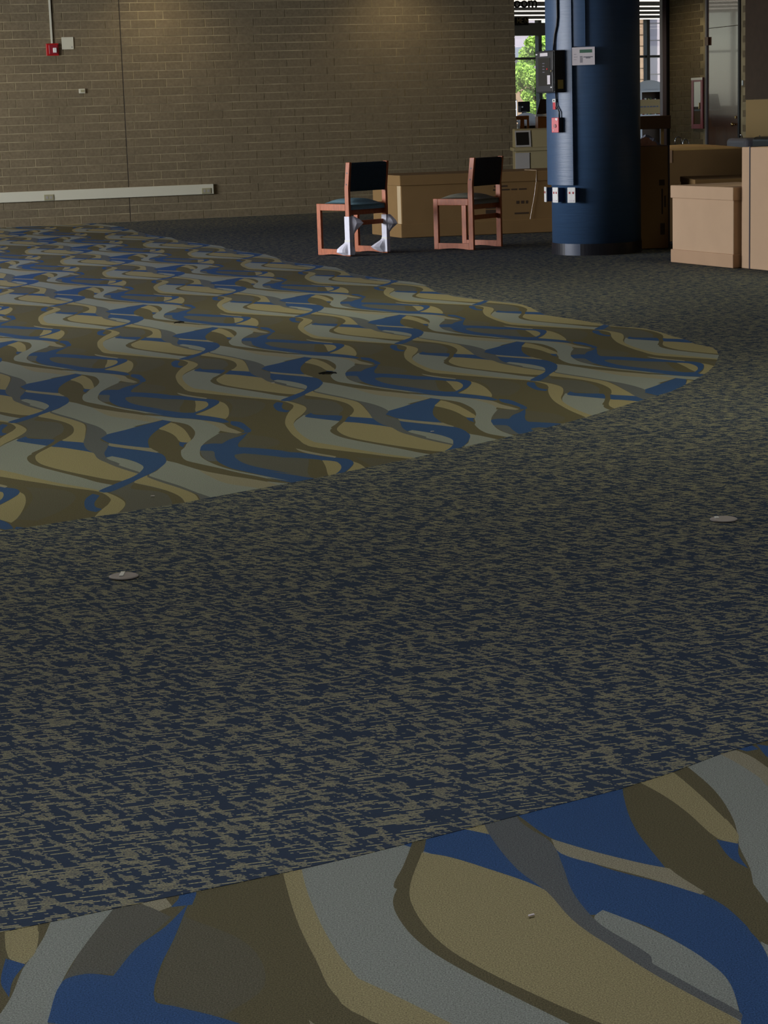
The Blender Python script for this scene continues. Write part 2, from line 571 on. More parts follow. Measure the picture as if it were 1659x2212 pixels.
def carpet_mat(name, col):
    """cut-pile carpet: one colour with fine tuft grain and relief"""
    return mat(name, col, 1.0, noise=0.42, nscale=400, bump=0.8, bscale=420, spec=0.05)


PM = [carpet_mat('carpet_' + n, PCOL[i]) for i, n in enumerate(('grey', 'tan', 'olive', 'slate', 'blue', 'slate_olive', 'pale_tan', 'grey_olive'))]


def build_cell():
    polys = []
    for idx, (c, s) in enumerate(PATTERN):
        P = smooth(trace(s))
        for i in range(-3, 4):
            for j in range(-3, 4):
                Q = P + np.array([i * A1, j * A2])
                if Q[:, 0].max() < 0 or Q[:, 0].min() > A1 or Q[:, 1].max() < 0 or Q[:, 1].min() > A2:
                    continue
                polys.append((idx, c, Q))
    verts, faces = [], []
    verts += [Vector(p) for p in ((0, 0), (A1, 0), (A1, A2), (0, A2))]
    faces.append([0, 1, 2, 3])
    for (idx, c, Q) in polys:
        n = len(verts)
        verts += [Vector(p) for p in ccw(Q)]
        faces.append(list(range(n, n + len(Q))))
    ov, oe, of, _, _, orf = delaunay_2d_cdt(verts, [], faces, 0, 1e-5)
    tri, colr = [], []
    for f, src in zip(of, orf):
        if 0 not in src:
            continue
        best, bc = -1, OLIVE
        for k in src:
            if k > 0 and polys[k - 1][0] > best:
                best, bc = polys[k - 1][0], polys[k - 1][1]
        tri.append(tuple(f))
        colr.append(bc)
    used = sorted({i for t in tri for i in t})
    remap = {u: i for i, u in enumerate(used)}
    return np.array([(ov[u][0], ov[u][1]) for u in used]), np.array([[remap[i] for i in t] for t in tri]), np.array(colr)


def ccw(Q):
    Q = np.asarray(Q, float)
    x, y = Q[:, 0], Q[:, 1]
    return Q if (x * np.roll(y, -1) - np.roll(x, -1) * y).sum() > 0 else Q[::-1]


CELL_V, CELL_T, CELL_C = build_cell()


def px_line(s):
    return [tuple(on_floor(*map(float, t.split(',')))[:2]) for t in s.split()]


EDGE_NEAR = px_line('0,1148.6 86.8,1135.4 217,1114.9 400,1086 470.6,1072 615,1046 719,1026 803.7,1008 893,990 972.5,972 1055,954 1163,929 1267,901.6 1387,864.5 1450,846 1477,833 1508,817 1530,803 1545,787.8 1553,768 1548,757 1537,750 1501,743')
EDGE_FAR = px_line('1484,734.5 1470,730 1455.6,727.5 1429,718 1393,709.4 1315.7,703.2 1267,694 1206.7,684.6 1180,681 1163,673.8 1146.4,664 1122,656 1100,652.5 1049.6,649.2 984.5,638.4 941,630 934,624.6 917,615.5 893,609.4 842,604.6 796.4,597.4 748,589 743,585 726,578 700,574.5 645,569 610,563 600,557.5 575,550 526,544 488,537 480,532.5 452,528.5 400,522 381,518 371,513.5 331,509 296,501 280,494 253,488.5 202,482.6')
EDGE_LOW = px_line('0,2015 110,1992 215,1970 310,1950 470,1917 610,1887 780,1848 940,1808 1090,1770 1225,1734 1340,1705 1450,1670 1560,1628 1659,1600')


def extend(p, q, t):
    p, q = np.array(p), np.array(q)
    d = (p - q) / np.linalg.norm(p - q)
    return tuple(p + d * t)


near_ext = [extend(EDGE_NEAR[0], EDGE_NEAR[2], t) for t in (7.0, 2.0)]
INLAY1 = near_ext + EDGE_NEAR + EDGE_FAR + [tuple((A3 * 2.0 + B3 * (DB + 0.1))[:2]), tuple((A3 * (SL + 0.2) + B3 * (DB + 0.1))[:2]), tuple((A3 * (SL + 0.2) + B3 * 8.5)[:2])]
low_a = extend(EDGE_LOW[0], EDGE_LOW[2], 2.4)
low_b = extend(EDGE_LOW[-1], EDGE_LOW[-3], 2.4)
INLAY2 = [low_a] + EDGE_LOW + [low_b, (4.2, 1.2), (1.0, -1.2), (-1.8, -1.2)]


def lattice_mesh(name, poly, off, parent):
    P = np.array([((np.array(p) - O2) @ E1, (np.array(p) - O2) @ E2) for p in poly]) - np.array(off)
    i0, i1 = int(np.floor(P[:, 0].min() / A1)), int(np.floor(P[:, 0].max() / A1))
    j0, j1 = int(np.floor(P[:, 1].min() / A2)), int(np.floor(P[:, 1].max() / A2))

    def inside(q):
        x, y = q
        r = False
        for k in range(len(P)):
            (x1, y1), (x2, y2) = P[k - 1], P[k]
            if (y1 > y) != (y2 > y) and x < (x2 - x1) * (y - y1) / (y2 - y1) + x1:
                r = not r
        return r
    vs, ts, cs, n = [], [], [], 0
    for i in range(i0, i1 + 1):
        for j in range(j0, j1 + 1):
            test = [inside(((i + a) * A1, (j + b) * A2)) for a in np.linspace(0, 1, 5) for b in np.linspace(0, 1, 5)]
            near = any(i * A1 <= p[0] <= (i + 1) * A1 and j * A2 <= p[1] <= (j + 1) * A2 for p in P)
            if not (any(test) or near):
                continue
            Q = CELL_V + np.array([i * A1, j * A2]) + np.array(off)
            W = O2 + np.outer(Q[:, 0], E1) + np.outer(Q[:, 1], E2)
            bb = (A3[:2] @ W.T).max(), (B3[:2] @ W.T).min()
            if bb[0] < SL or bb[1] > DB:
                continue
            vs.append(np.column_stack([W, np.full(len(W), 0.0)]))
            ts.append(CELL_T + n)
            cs.append(CELL_C)
            n += len(W)
    vs, ts, cs = np.concatenate(vs), np.concatenate(ts), np.concatenate(cs)
    me = bpy.data.meshes.new(name)
    me.vertices.add(len(vs))
    me.vertices.foreach_set('co', vs.ravel().astype(np.float32))
    me.loops.add(len(ts) * 3)
    me.loops.foreach_set('vertex_index', ts.ravel().astype(np.int32))
    me.polygons.add(len(ts))
    me.polygons.foreach_set('loop_start', np.arange(0, len(ts) * 3, 3, dtype=np.int32))
    for m in PM:
        me.materials.append(m)
    me.polygons.foreach_set('material_index', cs.astype(np.int32))
    me.update(calc_edges=True)
    me.validate()
    o = bpy.data.objects.new(name, me)
    COL.objects.link(o)
    o.parent = parent
    return o


def weave_mat():
    """flat-woven carpet: navy ground, rows of tan yarn dashes and clusters (carpet coordinates on the floor)"""
    m = bpy.data.materials.new('woven_carpet')
    m.use_nodes = True
    nt = m.node_tree
    L = nt.links.new
    b = nt.nodes['Principled BSDF']
    b.inputs['Roughness'].default_value = 1.0
    b.inputs['Specular IOR Level'].default_value = 0.05
    geo = nt.nodes.new('ShaderNodeNewGeometry')

    def dot(vec):
        n = nt.nodes.new('ShaderNodeVectorMath')
        n.operation = 'DOT_PRODUCT'
        n.inputs[1].default_value = vec
        L(geo.outputs['Position'], n.inputs[0])
        return n.outputs['Value']

    def math_(op, a, bb=None, c=None):
        n = nt.nodes.new('ShaderNodeMath')
        n.operation = op
        for i, x in enumerate((a, bb, c)):
            if x is None:
                continue
            if isinstance(x, (int, float)):
                n.inputs[i].default_value = x
            else:
                L(x, n.inputs[i])
        return n.outputs[0]

    def comb(x, y, z=0.0):
        n = nt.nodes.new('ShaderNodeCombineXYZ')
        for i, q in enumerate((x, y, z)):
            if isinstance(q, (int, float)):
                n.inputs[i].default_value = q
            else:
                L(q, n.inputs[i])
        return n.outputs[0]

    def white(vec):
        n = nt.nodes.new('ShaderNodeTexWhiteNoise')
        n.noise_dimensions = '2D'
        L(vec, n.inputs['Vector'])
        return n.outputs['Value']

    def noise(vec, scale, detail=1.0):
        n = nt.nodes.new('ShaderNodeTexNoise')
        n.inputs['Scale'].default_value = scale
        n.inputs['Detail'].default_value = detail
        L(vec, n.inputs['Vector'])
        return n.outputs['Fac']
    wa = math.radians(15)
    r = dot((math.cos(wa), math.sin(wa), 0))       # along the yarn
    p = dot((math.sin(wa), -math.cos(wa), 0))      # across the rows
    row = math_('FLOOR', math_('DIVIDE', p, 0.0062))
    fr = math_('FRACT', math_('DIVIDE', p, 0.0062))
    line = math_('SUBTRACT', 1.0, math_('ABSOLUTE', math_('MULTIPLY_ADD', fr, 2.0, -1.0)))   # 0 at the row edge, 1 in its middle
    rowr = white(comb(row, 3.7))
    seg = math_('FLOOR', math_('ADD', math_('DIVIDE', r, 0.030), math_('MULTIPLY', rowr, 7.0)))
    dash = math_('GREATER_THAN', white(comb(row, seg)), 0.84)
    seg2 = math_('FLOOR', math_('ADD', math_('DIVIDE', r, 0.016), math_('MULTIPLY', rowr, 9.0)))
    jit = white(comb(row, math_('ADD', seg2, 91.0)))
    # clusters lean across the rows
    rc = math_('SUBTRACT', r, math_('MULTIPLY', p, 0.4))
    blotch = noise(comb(math_('MULTIPLY', rc, 1.7), math_('MULTIPLY', p, 0.5)), 34.0, 1.0)
    clus = math_('GREATER_THAN', math_('ADD', blotch, math_('MULTIPLY', math_('SUBTRACT', jit, 0.5), 0.20)), 0.55)
    lw = math_('GREATER_THAN', line, 0.28)
    lw2 = math_('GREATER_THAN', line, 0.42)
    dmask = math_('MULTIPLY', math_('MULTIPLY', dash, lw2), 1.0)
    cmask = math_('MULTIPLY', math_('MULTIPLY', clus, lw), 0.62)
    yarn = math_('MAXIMUM', dmask, cmask)
    tuft = noise(comb(math_('MULTIPLY', r, 0.8), p), 330.0, 0.0)
    yarn = math_('MULTIPLY', yarn, math_('MULTIPLY_ADD', tuft, 2.2, -0.2))
    mx = nt.nodes.new('ShaderNodeMix')
    mx.data_type = 'RGBA'
    L(yarn, mx.inputs['Factor'])
    mx.inputs['A'].default_value = lin(39, 48, 61, 1.65)
    mx.inputs['B'].default_value = lin(126, 121, 92, 1.75)
    L(mx.outputs['Result'], b.inputs['Base Color'])
    bp = nt.nodes.new('ShaderNodeBump')
    bp.inputs['Strength'].default_value = 0.5
    bp.inputs['Distance'].default_value = 0.003
    L(math_('ADD', line, math_('MULTIPLY', tuft, 0.6)), bp.inputs['Height'])
    L(bp.outputs[0], b.inputs['Normal'])
    return m


def floor_with_holes():
    outer = [tuple((A3 * s + B3 * t)[:2]) for s, t in ((SL, -4.5), (SR + 0.05, -4.5), (SR + 0.05, 30.2), (SL, 30.2))]
    verts = [Vector(p) for p in outer]
    faces = [[0, 1, 2, 3]]
    for P in (INLAY1, INLAY2):
        n = len(verts)
        verts += [Vector(p) for p in ccw(P)]
        faces.append(list(range(n, n + len(P))))
    ov, oe, of, _, _, orf = delaunay_2d_cdt(verts, [], faces, 0, 1e-5)
    z = 0.001
    v = [(p[0], p[1], z) for p in ov]
    f = [tuple(t) for t, s in zip(of, orf) if 0 in s and 1 not in s and 2 not in s]
    # thickness: skirt along open edges
    cnt = {}
    for t in f:
        for k in range(3):
            e = (t[k], t[(k + 1) % 3])
            cnt[e] = cnt.get(e, 0) + 1
    n = len(v)
    v += [(x, y, -0.004) for (x, y, _) in v]
    for (a, b) in list(cnt):
        if (b, a) not in cnt:
            f.append((a, a + n, b + n, b))
    me = bpy.data.meshes.new('floor')
    me.from_pydata(v, [], f)
    me.update()
    me.materials.append(weave_mat())
    o = bpy.data.objects.new('floor', me)
    COL.objects.link(o)
    return tag(o, 'navy and tan flat-woven carpet covering the room floor', 'floor', kind='structure')


FLOOR = floor_with_holes()
i1 = lattice_mesh('patterned_inlay', INLAY1, (0, 0), FLOOR)
i1['label'] = 'large patterned carpet field of tan, grey and blue waves'
i2 = lattice_mesh('patterned_inlay', INLAY2, (-0.395 * A1, -0.223 * A2), FLOOR)
i2['label'] = 'nearer patterned carpet field at the lower edge'

# ================================================================== WALLS
BH, BL, JT = 0.1045, 0.318, 0.009
S_END = 9.945
CRACK = 4.652


def brick_wall(wall, proto_name, n_axis, t_axis, plane, s0, s1, rows, phase, keep, cut=None, skip=None, out=1.0, bl=BL):
    """individual blocks on a wall: faces on plane (along out*n), running along t; the `keep` largest in view are parts, the rest one stuff part"""
    spots = []
    for r in range(rows):
        ph = phase(r)
        k0 = math.floor((s0 - ph) / bl) - 1
        k = k0
        while True:
            a, b = ph + k * bl + JT / 2, ph + (k + 1) * bl - JT / 2
            k += 1
            if a > s1:
                break
            a, b = max(a, s0), min(b, s1)
            if b - a < 0.03:
                continue
            z0, z1 = r * BH + JT / 2, min((r + 1) * BH - JT / 2, CEIL)
            parts = [(a, b)]
            if cut is not None and a < cut < b:
                parts = [(a, cut - 0.006), (cut + 0.006, b)]
            for (c, d) in parts:
                if d - c < 0.02 or (skip and skip(c, d, z0, z1)):
                    continue
                spots.append((c, d, z0, z1))
    w_in, w_out = [], []
    for sp in spots:
        c = t_axis * (sp[0] + sp[1]) / 2 + n_axis * plane + Z3 * (sp[2] + sp[3]) / 2
        q = RM @ (c - CAM)
        x, y = F_PX * q[0] / q[2] + CX, F_PX * q[1] / q[2] + CY
        seen = -30 < x < IW + 30 and -25 < y < 600
        (w_in if seen else w_out).append((q[2], sp))
    w_in.sort(key=lambda e: e[0])
    singles, rest = w_in[:keep], w_in[keep:] + w_out
    full = {}
    for _, (a, b, z0, z1) in singles:
        key = (round(b - a, 4), round(z1 - z0, 4))
        if key not in full:
            mb = MB()
            mb.box(V(0, 0, 0), t_axis * (b - a), -n_axis * out * 0.009, Z3 * (z1 - z0))
            o = mb.build(proto_name, M_BRICK, None, bevel=0.002, seg=1)
            full[key] = o.data
            mods = True
        else:
            o = bpy.data.objects.new(proto_name, full[key])
            COL.objects.link(o)
            bv = o.modifiers.new('bevel', 'BEVEL')
            bv.width, bv.segments = 0.002, 1
        jit = rng.uniform(-0.0012, 0.0012)
        o.location = tuple(t_axis * a + n_axis * (plane + out * 0.0035 + jit) + Z3 * z0)
        o.parent = wall
    if rest:
        mb = MB()
        for _, (a, b, z0, z1) in rest:
            mb.box(t_axis * a + n_axis * (plane + out * 0.0035 + rng.uniform(-0.001, 0.001)) + Z3 * z0, t_axis * (b - a), -n_axis * out * 0.009, Z3 * (z1 - z0))
        o = mb.build('brick_courses', M_BRICK, wall)
        tag(o, kind='stuff')


# back wall (brick): face towards the camera at B3.p = DB
mb = MB().box(A3 * SL + B3 * (DB + 0.001), A3 * (S_END - SL - 0.004), B3 * 0.25, Z3 * CEIL)
WALL_BACK = tag(mb.build('wall_back', M_MORTAR), 'long taupe brick wall behind the chairs', 'wall', kind='structure')


def phase_back(r):
    if r < 13:
        return 3.062 if r % 2 == 0 else 3.168
    return 3.062 + 0.235 if r % 2 == 0 else 3.062 + 0.135


brick_wall(WALL_BACK, 'brick', B3, A3, DB, 1.5, S_END, 31, phase_back, 300, cut=CRACK, out=-1.0)
MB().box(A3 * (CRACK - 0.005) + B3 * (DB - 0.0015), A3 * 0.010, B3 * 0.004, Z3 * CEIL).build('control_joint', M_SEAL, WALL_BACK)

# right wall (brick) with the door; face at A3.p = SR looking back to the left
DOOR_N, DOOR_F = 26.92, 27.965        # B3 coordinates of the door's near and far edges
mb = MB().box(A3 * (SR + 0.001) + B3 * -4.5, A3 * 0.25, B3 * (DOOR_N - 0.05 + 4.5), Z3 * CEIL)
mb.box(A3 * (SR + 0.001) + B3 * (DOOR_F + 0.05), A3 * 0.25, B3 * (29.25 - DOOR_F - 0.05), Z3 * CEIL)
mb.box(A3 * (SR + 0.12) + B3 * (DOOR_N - 0.05), A3 * 0.13, B3 * (DOOR_F - DOOR_N + 0.1), Z3 * CEIL)
WALL_RIGHT = tag(mb.build('wall_right', M_MORTAR), 'brick wall holding the brown door at the far right', 'wall', kind='structure')
brick_wall(WALL_RIGHT, 'brick', A3, B3, SR, 10.0, 29.24, 31, lambda r: 0.1 if r % 2 == 0 else 0.206, 300,
           skip=lambda a, b, z0, z1: b > DOOR_N - 0.05 and a < DOOR_F + 0.05, out=-1.0)

# left wall with ribbon window (outside the frame), front wall behind the camera
mb = MB()
mb.box(A3 * (SL - 0.25) + B3 * -4.5, A3 * 0.25, B3 * (DB + 4.7), Z3 * 0.7)
mb.box(A3 * (SL - 0.25) + B3 * -4.5 + Z3 * 2.8, A3 * 0.25, B3 * (DB + 4.7), Z3 * 0.4)
mb.box(A3 * (SL - 0.25) + B3 * -4.5 + Z3 * 0.7, A3 * 0.25, B3 * 19.5, Z3 * 2.1)
mb.box(A3 * (SL - 0.25) + B3 * 21.6 + Z3 * 0.7, A3 * 0.25, B3 * (DB + 0.2 - 21.6), Z3 * 2.1)
tag(mb.build('wall_left', M_PLASTER), 'plastered wall with a ribbon window, left of the view', 'wall', kind='structure')
mb = MB()
for k in range(4):
    mb.box(A3 * (SL - 0.16) + B3 * (15.0 + k * 2.18) + Z3 * 0.7, A3 * 0.06, B3 * 0.06, Z3 * 2.1)
mb.box(A3 * (SL - 0.16) + B3 * 15.0 + Z3 * 0.7, A3 * 0.06, B3 * 6.6, Z3 * 0.06)
mb.box(A3 * (SL - 0.16) + B3 * 15.0 + Z3 * 2.74, A3 * 0.06, B3 * 6.6, Z3 * 0.06)
tag(mb.build('window_1', M_BLACKM), 'black-framed ribbon window in the left wall', 'window', kind='structure')
mb = MB().box(A3 * (SL - 0.25) + B3 * -4.75, A3 * (SR - SL + 0.5), B3 * 0.25, Z3 * CEIL)
tag(mb.build('wall_front', M_PLASTER), 'plastered wall behind the viewer', 'wall', kind='structure')

# ================================================================== FAR ROOM
PH2 = math.radians(29)
C3 = V(math.cos(PH2), math.sin(PH2), 0)
N3 = V(-math.sin(PH2), math.cos(PH2), 0)
FAR0 = at_y(1163, 120, 46.0)
FD = FAR0 @ N3                                  # far window wall plane


def farp(x, y, dn=0.0):
    return on_plane(x, y, N3 * (FD + dn), N3)


c0 = A3 * (SL - 0.5) + B3 * -5
# clip the ceiling at the far window wall
far_l, far_r = C3 * -22 + N3 * (FD + 0.3), C3 * 34 + N3 * (FD + 0.3)
mb = MB().prism([(p[0], p[1], CEIL) for p in (c0, A3 * (SR + 0.5) + B3 * -5, A3 * (SR + 0.5) + B3 * 29.5, A3 * (SL - 0.5) + B3 * 29.5)], V(0, 0, 0.2))
tag(mb.build('ceiling', M_CEIL), 'pale flat ceiling over the main room', 'ceiling', kind='structure')
mb = MB().prism([(p[0], p[1], CEIL) for p in (A3 * -22 + B3 * 29.5, A3 * (SR + 0.5) + B3 * 29.5, V(30, 40, 0), far_r, far_l)], V(0, 0, 0.2))
tag(mb.build('ceiling', mat('mauve_ceiling', lin(138, 126, 136), 0.9)), 'mauve grey ceiling of the far room between the strip lights', 'ceiling', kind='structure')
mb = MB().prism([(p[0], p[1], -0.05) for p in (A3 * -22 + B3 * (DB + 0.25), A3 * (S_END + 0.1) + B3 * (DB + 0.25), A3 * (SR + 0.3) + B3 * 30.2, V(30, 38, 0), far_r, far_l)], V(0, 0, 0.052))
tag(mb.build('floor', M_FARFLOOR), 'brown carpet of the far reading room', 'floor', kind='structure')

# far window wall: mullions, transom bars, panes
fx = lambda px, y=120: farp(px, y) @ C3
s_m1, s_m2 = fx(1163.5), fx(1397)
pitch = (s_m2 - s_m1) / 2
ZB, ZH = 0.25, 3.2
zbar = farp(1163, 126)[2]
root = tag(MB().box(C3 * -22 + N3 * (FD - 0.03), C3 * 56, N3 * 0.2, Z3 * ZB).build('window_2', M_OUTBR), 'black-framed window wall of the far reading room', 'window', kind='structure')
sill = MB().box(C3 * -22 + N3 * (FD - 0.06), C3 * (fx(1095) + 22), N3 * 0.26, Z3 * 1.2).build('sill_wall', M_OUTBR, root)
k = -12
mw = fx(1167) - fx(1160)
while k < 12:
    s = s_m1 + k * pitch
    if k != 1:
        MB().cbox(C3 * s + N3 * FD + Z3 * (ZB + ZH) / 2, C3 * mw, N3 * 0.14, Z3 * (ZH - ZB)).build('mullion', M_BLACKM, root)
    k += 1
MB().cbox(C3 * (s_m1 + 0) + N3 * FD + Z3 * zbar, C3 * 24 * pitch, N3 * 0.08, Z3 * 0.05).build('transom_bar', M_BLACKM, root)
z1_, z0_ = farp(1140, 50)[2], farp(1140, 77)[2]
MB().box(C3 * fx(1040) + N3 * (FD - 0.12) + Z3 * z0_, C3 * (fx(1300) - fx(1040)), N3 * 0.2, Z3 * (z1_ - z0_)).build('header_beam', M_BLACKM, root)
for k in range(-6, 6):
    s = s_m1 + k * pitch
    o = MB().box(C3 * (s + mw / 2) + N3 * (FD + 0.02) + Z3 * ZB, C3 * (pitch - mw), N3 * 0.006, Z3 * (ZH - ZB)).build('pane', G_PANE, root)

# ceiling lamps of the far room: long tubes parallel to the window wall
for i, (xx, yy) in enumerate(((1405, 2.3), (1145, 12.2), (1145, 21.7), (1145, 30.9), (1145, 40.2), (1145, -0.5), (1145, -13))):
    d = ray(xx, yy)
    P = CAM + d * ((CEIL - 0.05 - CAM_H) / d[2])
    if i == 0:
        continue
    L = thing('strip_light', P, ['', 'fourth nearest bright ceiling strip light of the far room', 'third farthest bright ceiling strip light of the far room', 'second farthest bright ceiling strip light of the far room', 'farthest bright ceiling strip light, next to the window', 'bright ceiling strip light just above the letters', 'nearest ceiling strip light above the frame'][i], 'ceiling light', 'strip lights of the far room')
    MB().cbox(P + Z3 * 0.02, C3 * 16, N3 * 0.05, Z3 * 0.055).build('housing', M_GREYM, L)
    MB().cbox(P - Z3 * 0.02, C3 * 15.9, N3 * 0.04, Z3 * 0.018).build('tube', M_LAMP, L)

# glazed partition between the brick end wall and the far room
GP = 29.25
jl = MB().box(A3 * (SR - 0.035) + B3 * GP, A3 * 0.36, B3 * 0.24, Z3 * CEIL)
part = tag(jl.build('window_3', M_BLACKM), 'glazed partition post standing beside the brick door wall', 'window', kind='structure')
MB().box(A3 * (SR - 0.10) + B3 * (GP + 0.04), A3 * 0.065, B3 * 0.1, Z3 * CEIL).build('jamb', M_JAMB, part)
MB().box(A3 * (S_END - 1.0) + B3 * (GP + 0.08) + Z3 * 2.3, A3 * (SR - S_END + 0.83), B3 * 0.008, Z3 * (CEIL - 2.3)).build('pane', G_PANE, part)


def gpl(x, y, d=0.0):
    return on_plane(x, y, B3 * (GP + d), B3)


# raised letters "oom"
p0, p1 = gpl(1108.5, 17), gpl(1158, 16)
root = thing('wall_lettering', p0, 'raised black letters reading "oom" on the glass above the passage', 'sign')
xh = 0.104
w = (p1 - p0) @ A3
lt = text_mesh('letter', 'oom', 0.19, 0.012, M_BLACK, p0 - B3 * 0.02 + Z3 * 0.004, A3, Z3, root, 0.0025)
co = [(Vector(v.co)) for v in lt.data.vertices]
wx = [np.array(v) @ A3 for v in co]
zx = [v[2] for v in co]
sx, sz = w / (max(wx) - min(wx)), xh / (max(zx) - min(zx))
mnx, mnz = min(wx), min(zx)
for v in lt.data.vertices:
    p = np.array(v.co)
    s_, b_, z_ = p @ A3, p @ B3, p[2]
    q = A3 * (mnx + (s_ - mnx) * sx) + B3 * b_ + Z3 * (mnz + (z_ - mnz) * sz)
    v.co = tuple(q)
# MEN sign
p0, p1 = gpl(1111, 55, -0.08), gpl(1142, 37, -0.08)
root = thing('restroom_sign', p0, 'small black sign reading MEN below the raised letters', 'sign')
MB().box(p0, A3 * ((p1 - p0) @ A3), B3 * 0.02, Z3 * (p1[2] - p0[2])).build('plate', M_BLACK, root, bevel=0.003)
t0 = gpl(1117.5, 50.5, -0.082)
lh, lw_, st = 0.076, 0.044, 0.0095


def stroke(mb_, o_, pts_):
    for (x0_, y0_), (x1_, y1_) in zip(pts_[:-1], pts_[1:]):
        p_, q_ = np.array([x0_, y0_]), np.array([x1_, y1_])
        d_ = (q_ - p_) / np.linalg.norm(q_ - p_)
        n_ = np.array([-d_[1], d_[0]]) * st / 2
        P4 = [p_ - n_, q_ - n_, q_ + n_, p_ + n_]
        mb_.prism([o_ + A3 * c[0] + Z3 * c[1] for c in P4], -B3 * 0.003)


for k_, segs in enumerate(([[(0, 0), (0, lh), (lw_ / 2, lh * 0.3), (lw_, lh), (lw_, 0)]],
                           [[(lw_ * 0.9, 0), (0, 0), (0, lh), (lw_ * 0.9, lh)], [(0, lh / 2), (lw_ * 0.75, lh / 2)]],
                           [[(0, 0), (0, lh), (lw_, 0), (lw_, lh)]])):
    mbl = MB()
    for sg in segs:
        stroke(mbl, t0 + A3 * k_ * 0.062 + Z3 * 0.004, sg)
    mbl.build('letter', M_SIGNTX, root)
MB().box(p0 + A3 * 0.1 + B3 * 0.02 + Z3 * 0.03, A3 * 0.04, B3 * 0.06, Z3 * 0.04).build('bracket', M_BLACK, root)

# ---------------------------------------------------------------- outside
tag(MB().prism([tuple(p) for p in (V(-60, 30, -0.3), V(90, 30, -0.3), V(90, 160, -0.3), V(-60, 160, -0.3))], V(0, 0, -0.1)).build('ground', M_GRASS), 'lawn outside the far windows', 'ground', kind='structure')


def siding_house(name, px0, px1, Y, ytop, label, m, board=0.22, ybot=None):
    P0, P1 = at_y(px0, 200, Y), at_y(px1, 200, Y)
    zt = at_y((px0 + px1) / 2, ytop, Y)[2]
    zb = -0.3 if ybot is None else at_y((px0 + px1) / 2, ybot, Y)[2]
    root = thing(name, V(P0[0], Y, zb), label, 'building')
    x = V(P1[0] - P0[0], 0, 0)
    MB().box(V(P0[0], Y + 0.05, zb), x, V(0, 6, 0), V(0, 0, zt - zb)).build('wall', m, root)
    z = zb
    while z < zt - 0.02:
        h = min(board, zt - z)
        mbb = MB()
        c = V(P0[0], Y + 0.05, z)
        mbb.prism([c, c + V(0, -0.05, 0), c + V(0, -0.02, h), c + V(0, 0, h)], x)
        mbb.build('board', m, root)
        z += board
    return root, P0, P1, zb, zt


r_, P0, P1, zb, zt = siding_house('white_sided_building', 1040, 1172, 62.0, 20, 'white sided building behind the tree, seen through the window', M_PALEB, 0.55)
# slanted grey roof band of the white building
a_, b_, c_, d_ = at_y(1085, 104, 61.7), at_y(1150, 100, 61.7), at_y(1126, 126, 61.7), at_y(1060, 126, 61.7)
MB().prism([a_, b_, c_, d_], V(0, 0.12, 0)).build('porch_roof', M_SLATEB, r_)
brick_house = thing('brick_building', at_y(1120, 240, 60.0), 'tan brick wall low behind the tree outside', 'building')
PB0, PB1 = at_y(1060, 160, 60.0), at_y(1185, 160, 60.0)
zz = at_y(1120, 172, 60.0)[2]
MB().box(V(PB0[0], 60.0, -0.3), V(PB1[0] - PB0[0], 0, 0), V(0, 0.4, 0), V(0, 0, zz + 0.3)).build('wall', M_OUTBR, brick_house)
r2, P0, P1, zb, zt = siding_house('pale_sided_building', 1399, 1520, 62.5, -60, 'pale sided building seen right of the blue column', M_PALEB, 0.5)
bh2 = thing('brick_building', at_y(1385, 240, 61.0), 'tan brick building corner seen right of the blue column', 'building')
Q0, Q1 = at_y(1330, 160, 61.0), at_y(1398, 160, 61.0)
MB().box(V(Q0[0], 61.0, -0.3), V(Q1[0] - Q0[0], 0, 0), V(0, 1.2, 0), V(0, 0, 6.0)).build('wall', M_OUTBR, bh2)
for k in range(18):
    MB().box(V(Q0[0], 60.97, -0.2 + k * 0.32), V(Q1[0] - Q0[0], 0, 0), V(0, 0.05, 0), V(0, 0, 0.28)).build('course', M_OUTBR, bh2)


def leaf_tree(base, blobs, n, label):
    root = thing('leafy_tree', base, label, 'tree')
    top = base + V(0.1, 0, 3.2)
    mb = MB().tube([base, base + V(0.05, 0, 1.5), top], [0.12, 0.09, 0.05], 8)
    mb.build('trunk', M_BARK, root)
    mb = MB()
    for (c, r) in blobs:
        mb.tube([base + V(0.05, 0, 1.3), (base + V(0.05, 0, 1.3) + c) / 2 + V(0, 0, 0.15), c], [0.05, 0.03, 0.012], 6)
    mb.build('branches', M_BARK, root)
    mb = MB()
    w = np.array([r ** 2 for _, r in blobs])
    w = w / w.sum()
    for _ in range(n):
        c, r = blobs[rng.choice(len(blobs), p=w)]
        d = rng.normal(size=3)
        d /= np.linalg.norm(d)
        p = c + d * r * rng.uniform(0.3, 1.0) ** 0.6 * V(1, 1, 0.8)
        u = rng.normal(size=3)
        u /= np.linalg.norm(u)
        v = np.cross(u, rng.normal(size=3))
        v /= np.linalg.norm(v)
        s = rng.uniform(0.03, 0.065)
        mb.quad(p - u * s, p - v * s * 0.55, p + u * s, p + v * s * 0.55)
    o = mb.build('foliage', M_LEAF, root)
    tag(o, kind='stuff')


YT = 53.0
bl_ = [(at_y(x, y, YT + dy), r) for (x, y, r, dy) in ((1158, 95, 0.32, 0), (1148, 120, 0.36, 0.3), (1128, 158, 0.34, 0), (1152, 165, 0.36, -0.2), (1118, 178, 0.24, 0.2),
       (1174, 90, 0.3, 0), (1176, 122, 0.3, 0.2), (1172, 165, 0.3, 0), (1140, 205, 0.2, 0), (1160, 205, 0.24, 0.2), (1150, 232, 0.26, 0), (1176, 208, 0.26, 0), (1112, 190, 0.16, 0))]
leaf_tree(V(at_y(1166, 240, YT)[0], YT, -0.3), bl_, 8200, 'sunlit green tree outside the window left of the blue column')

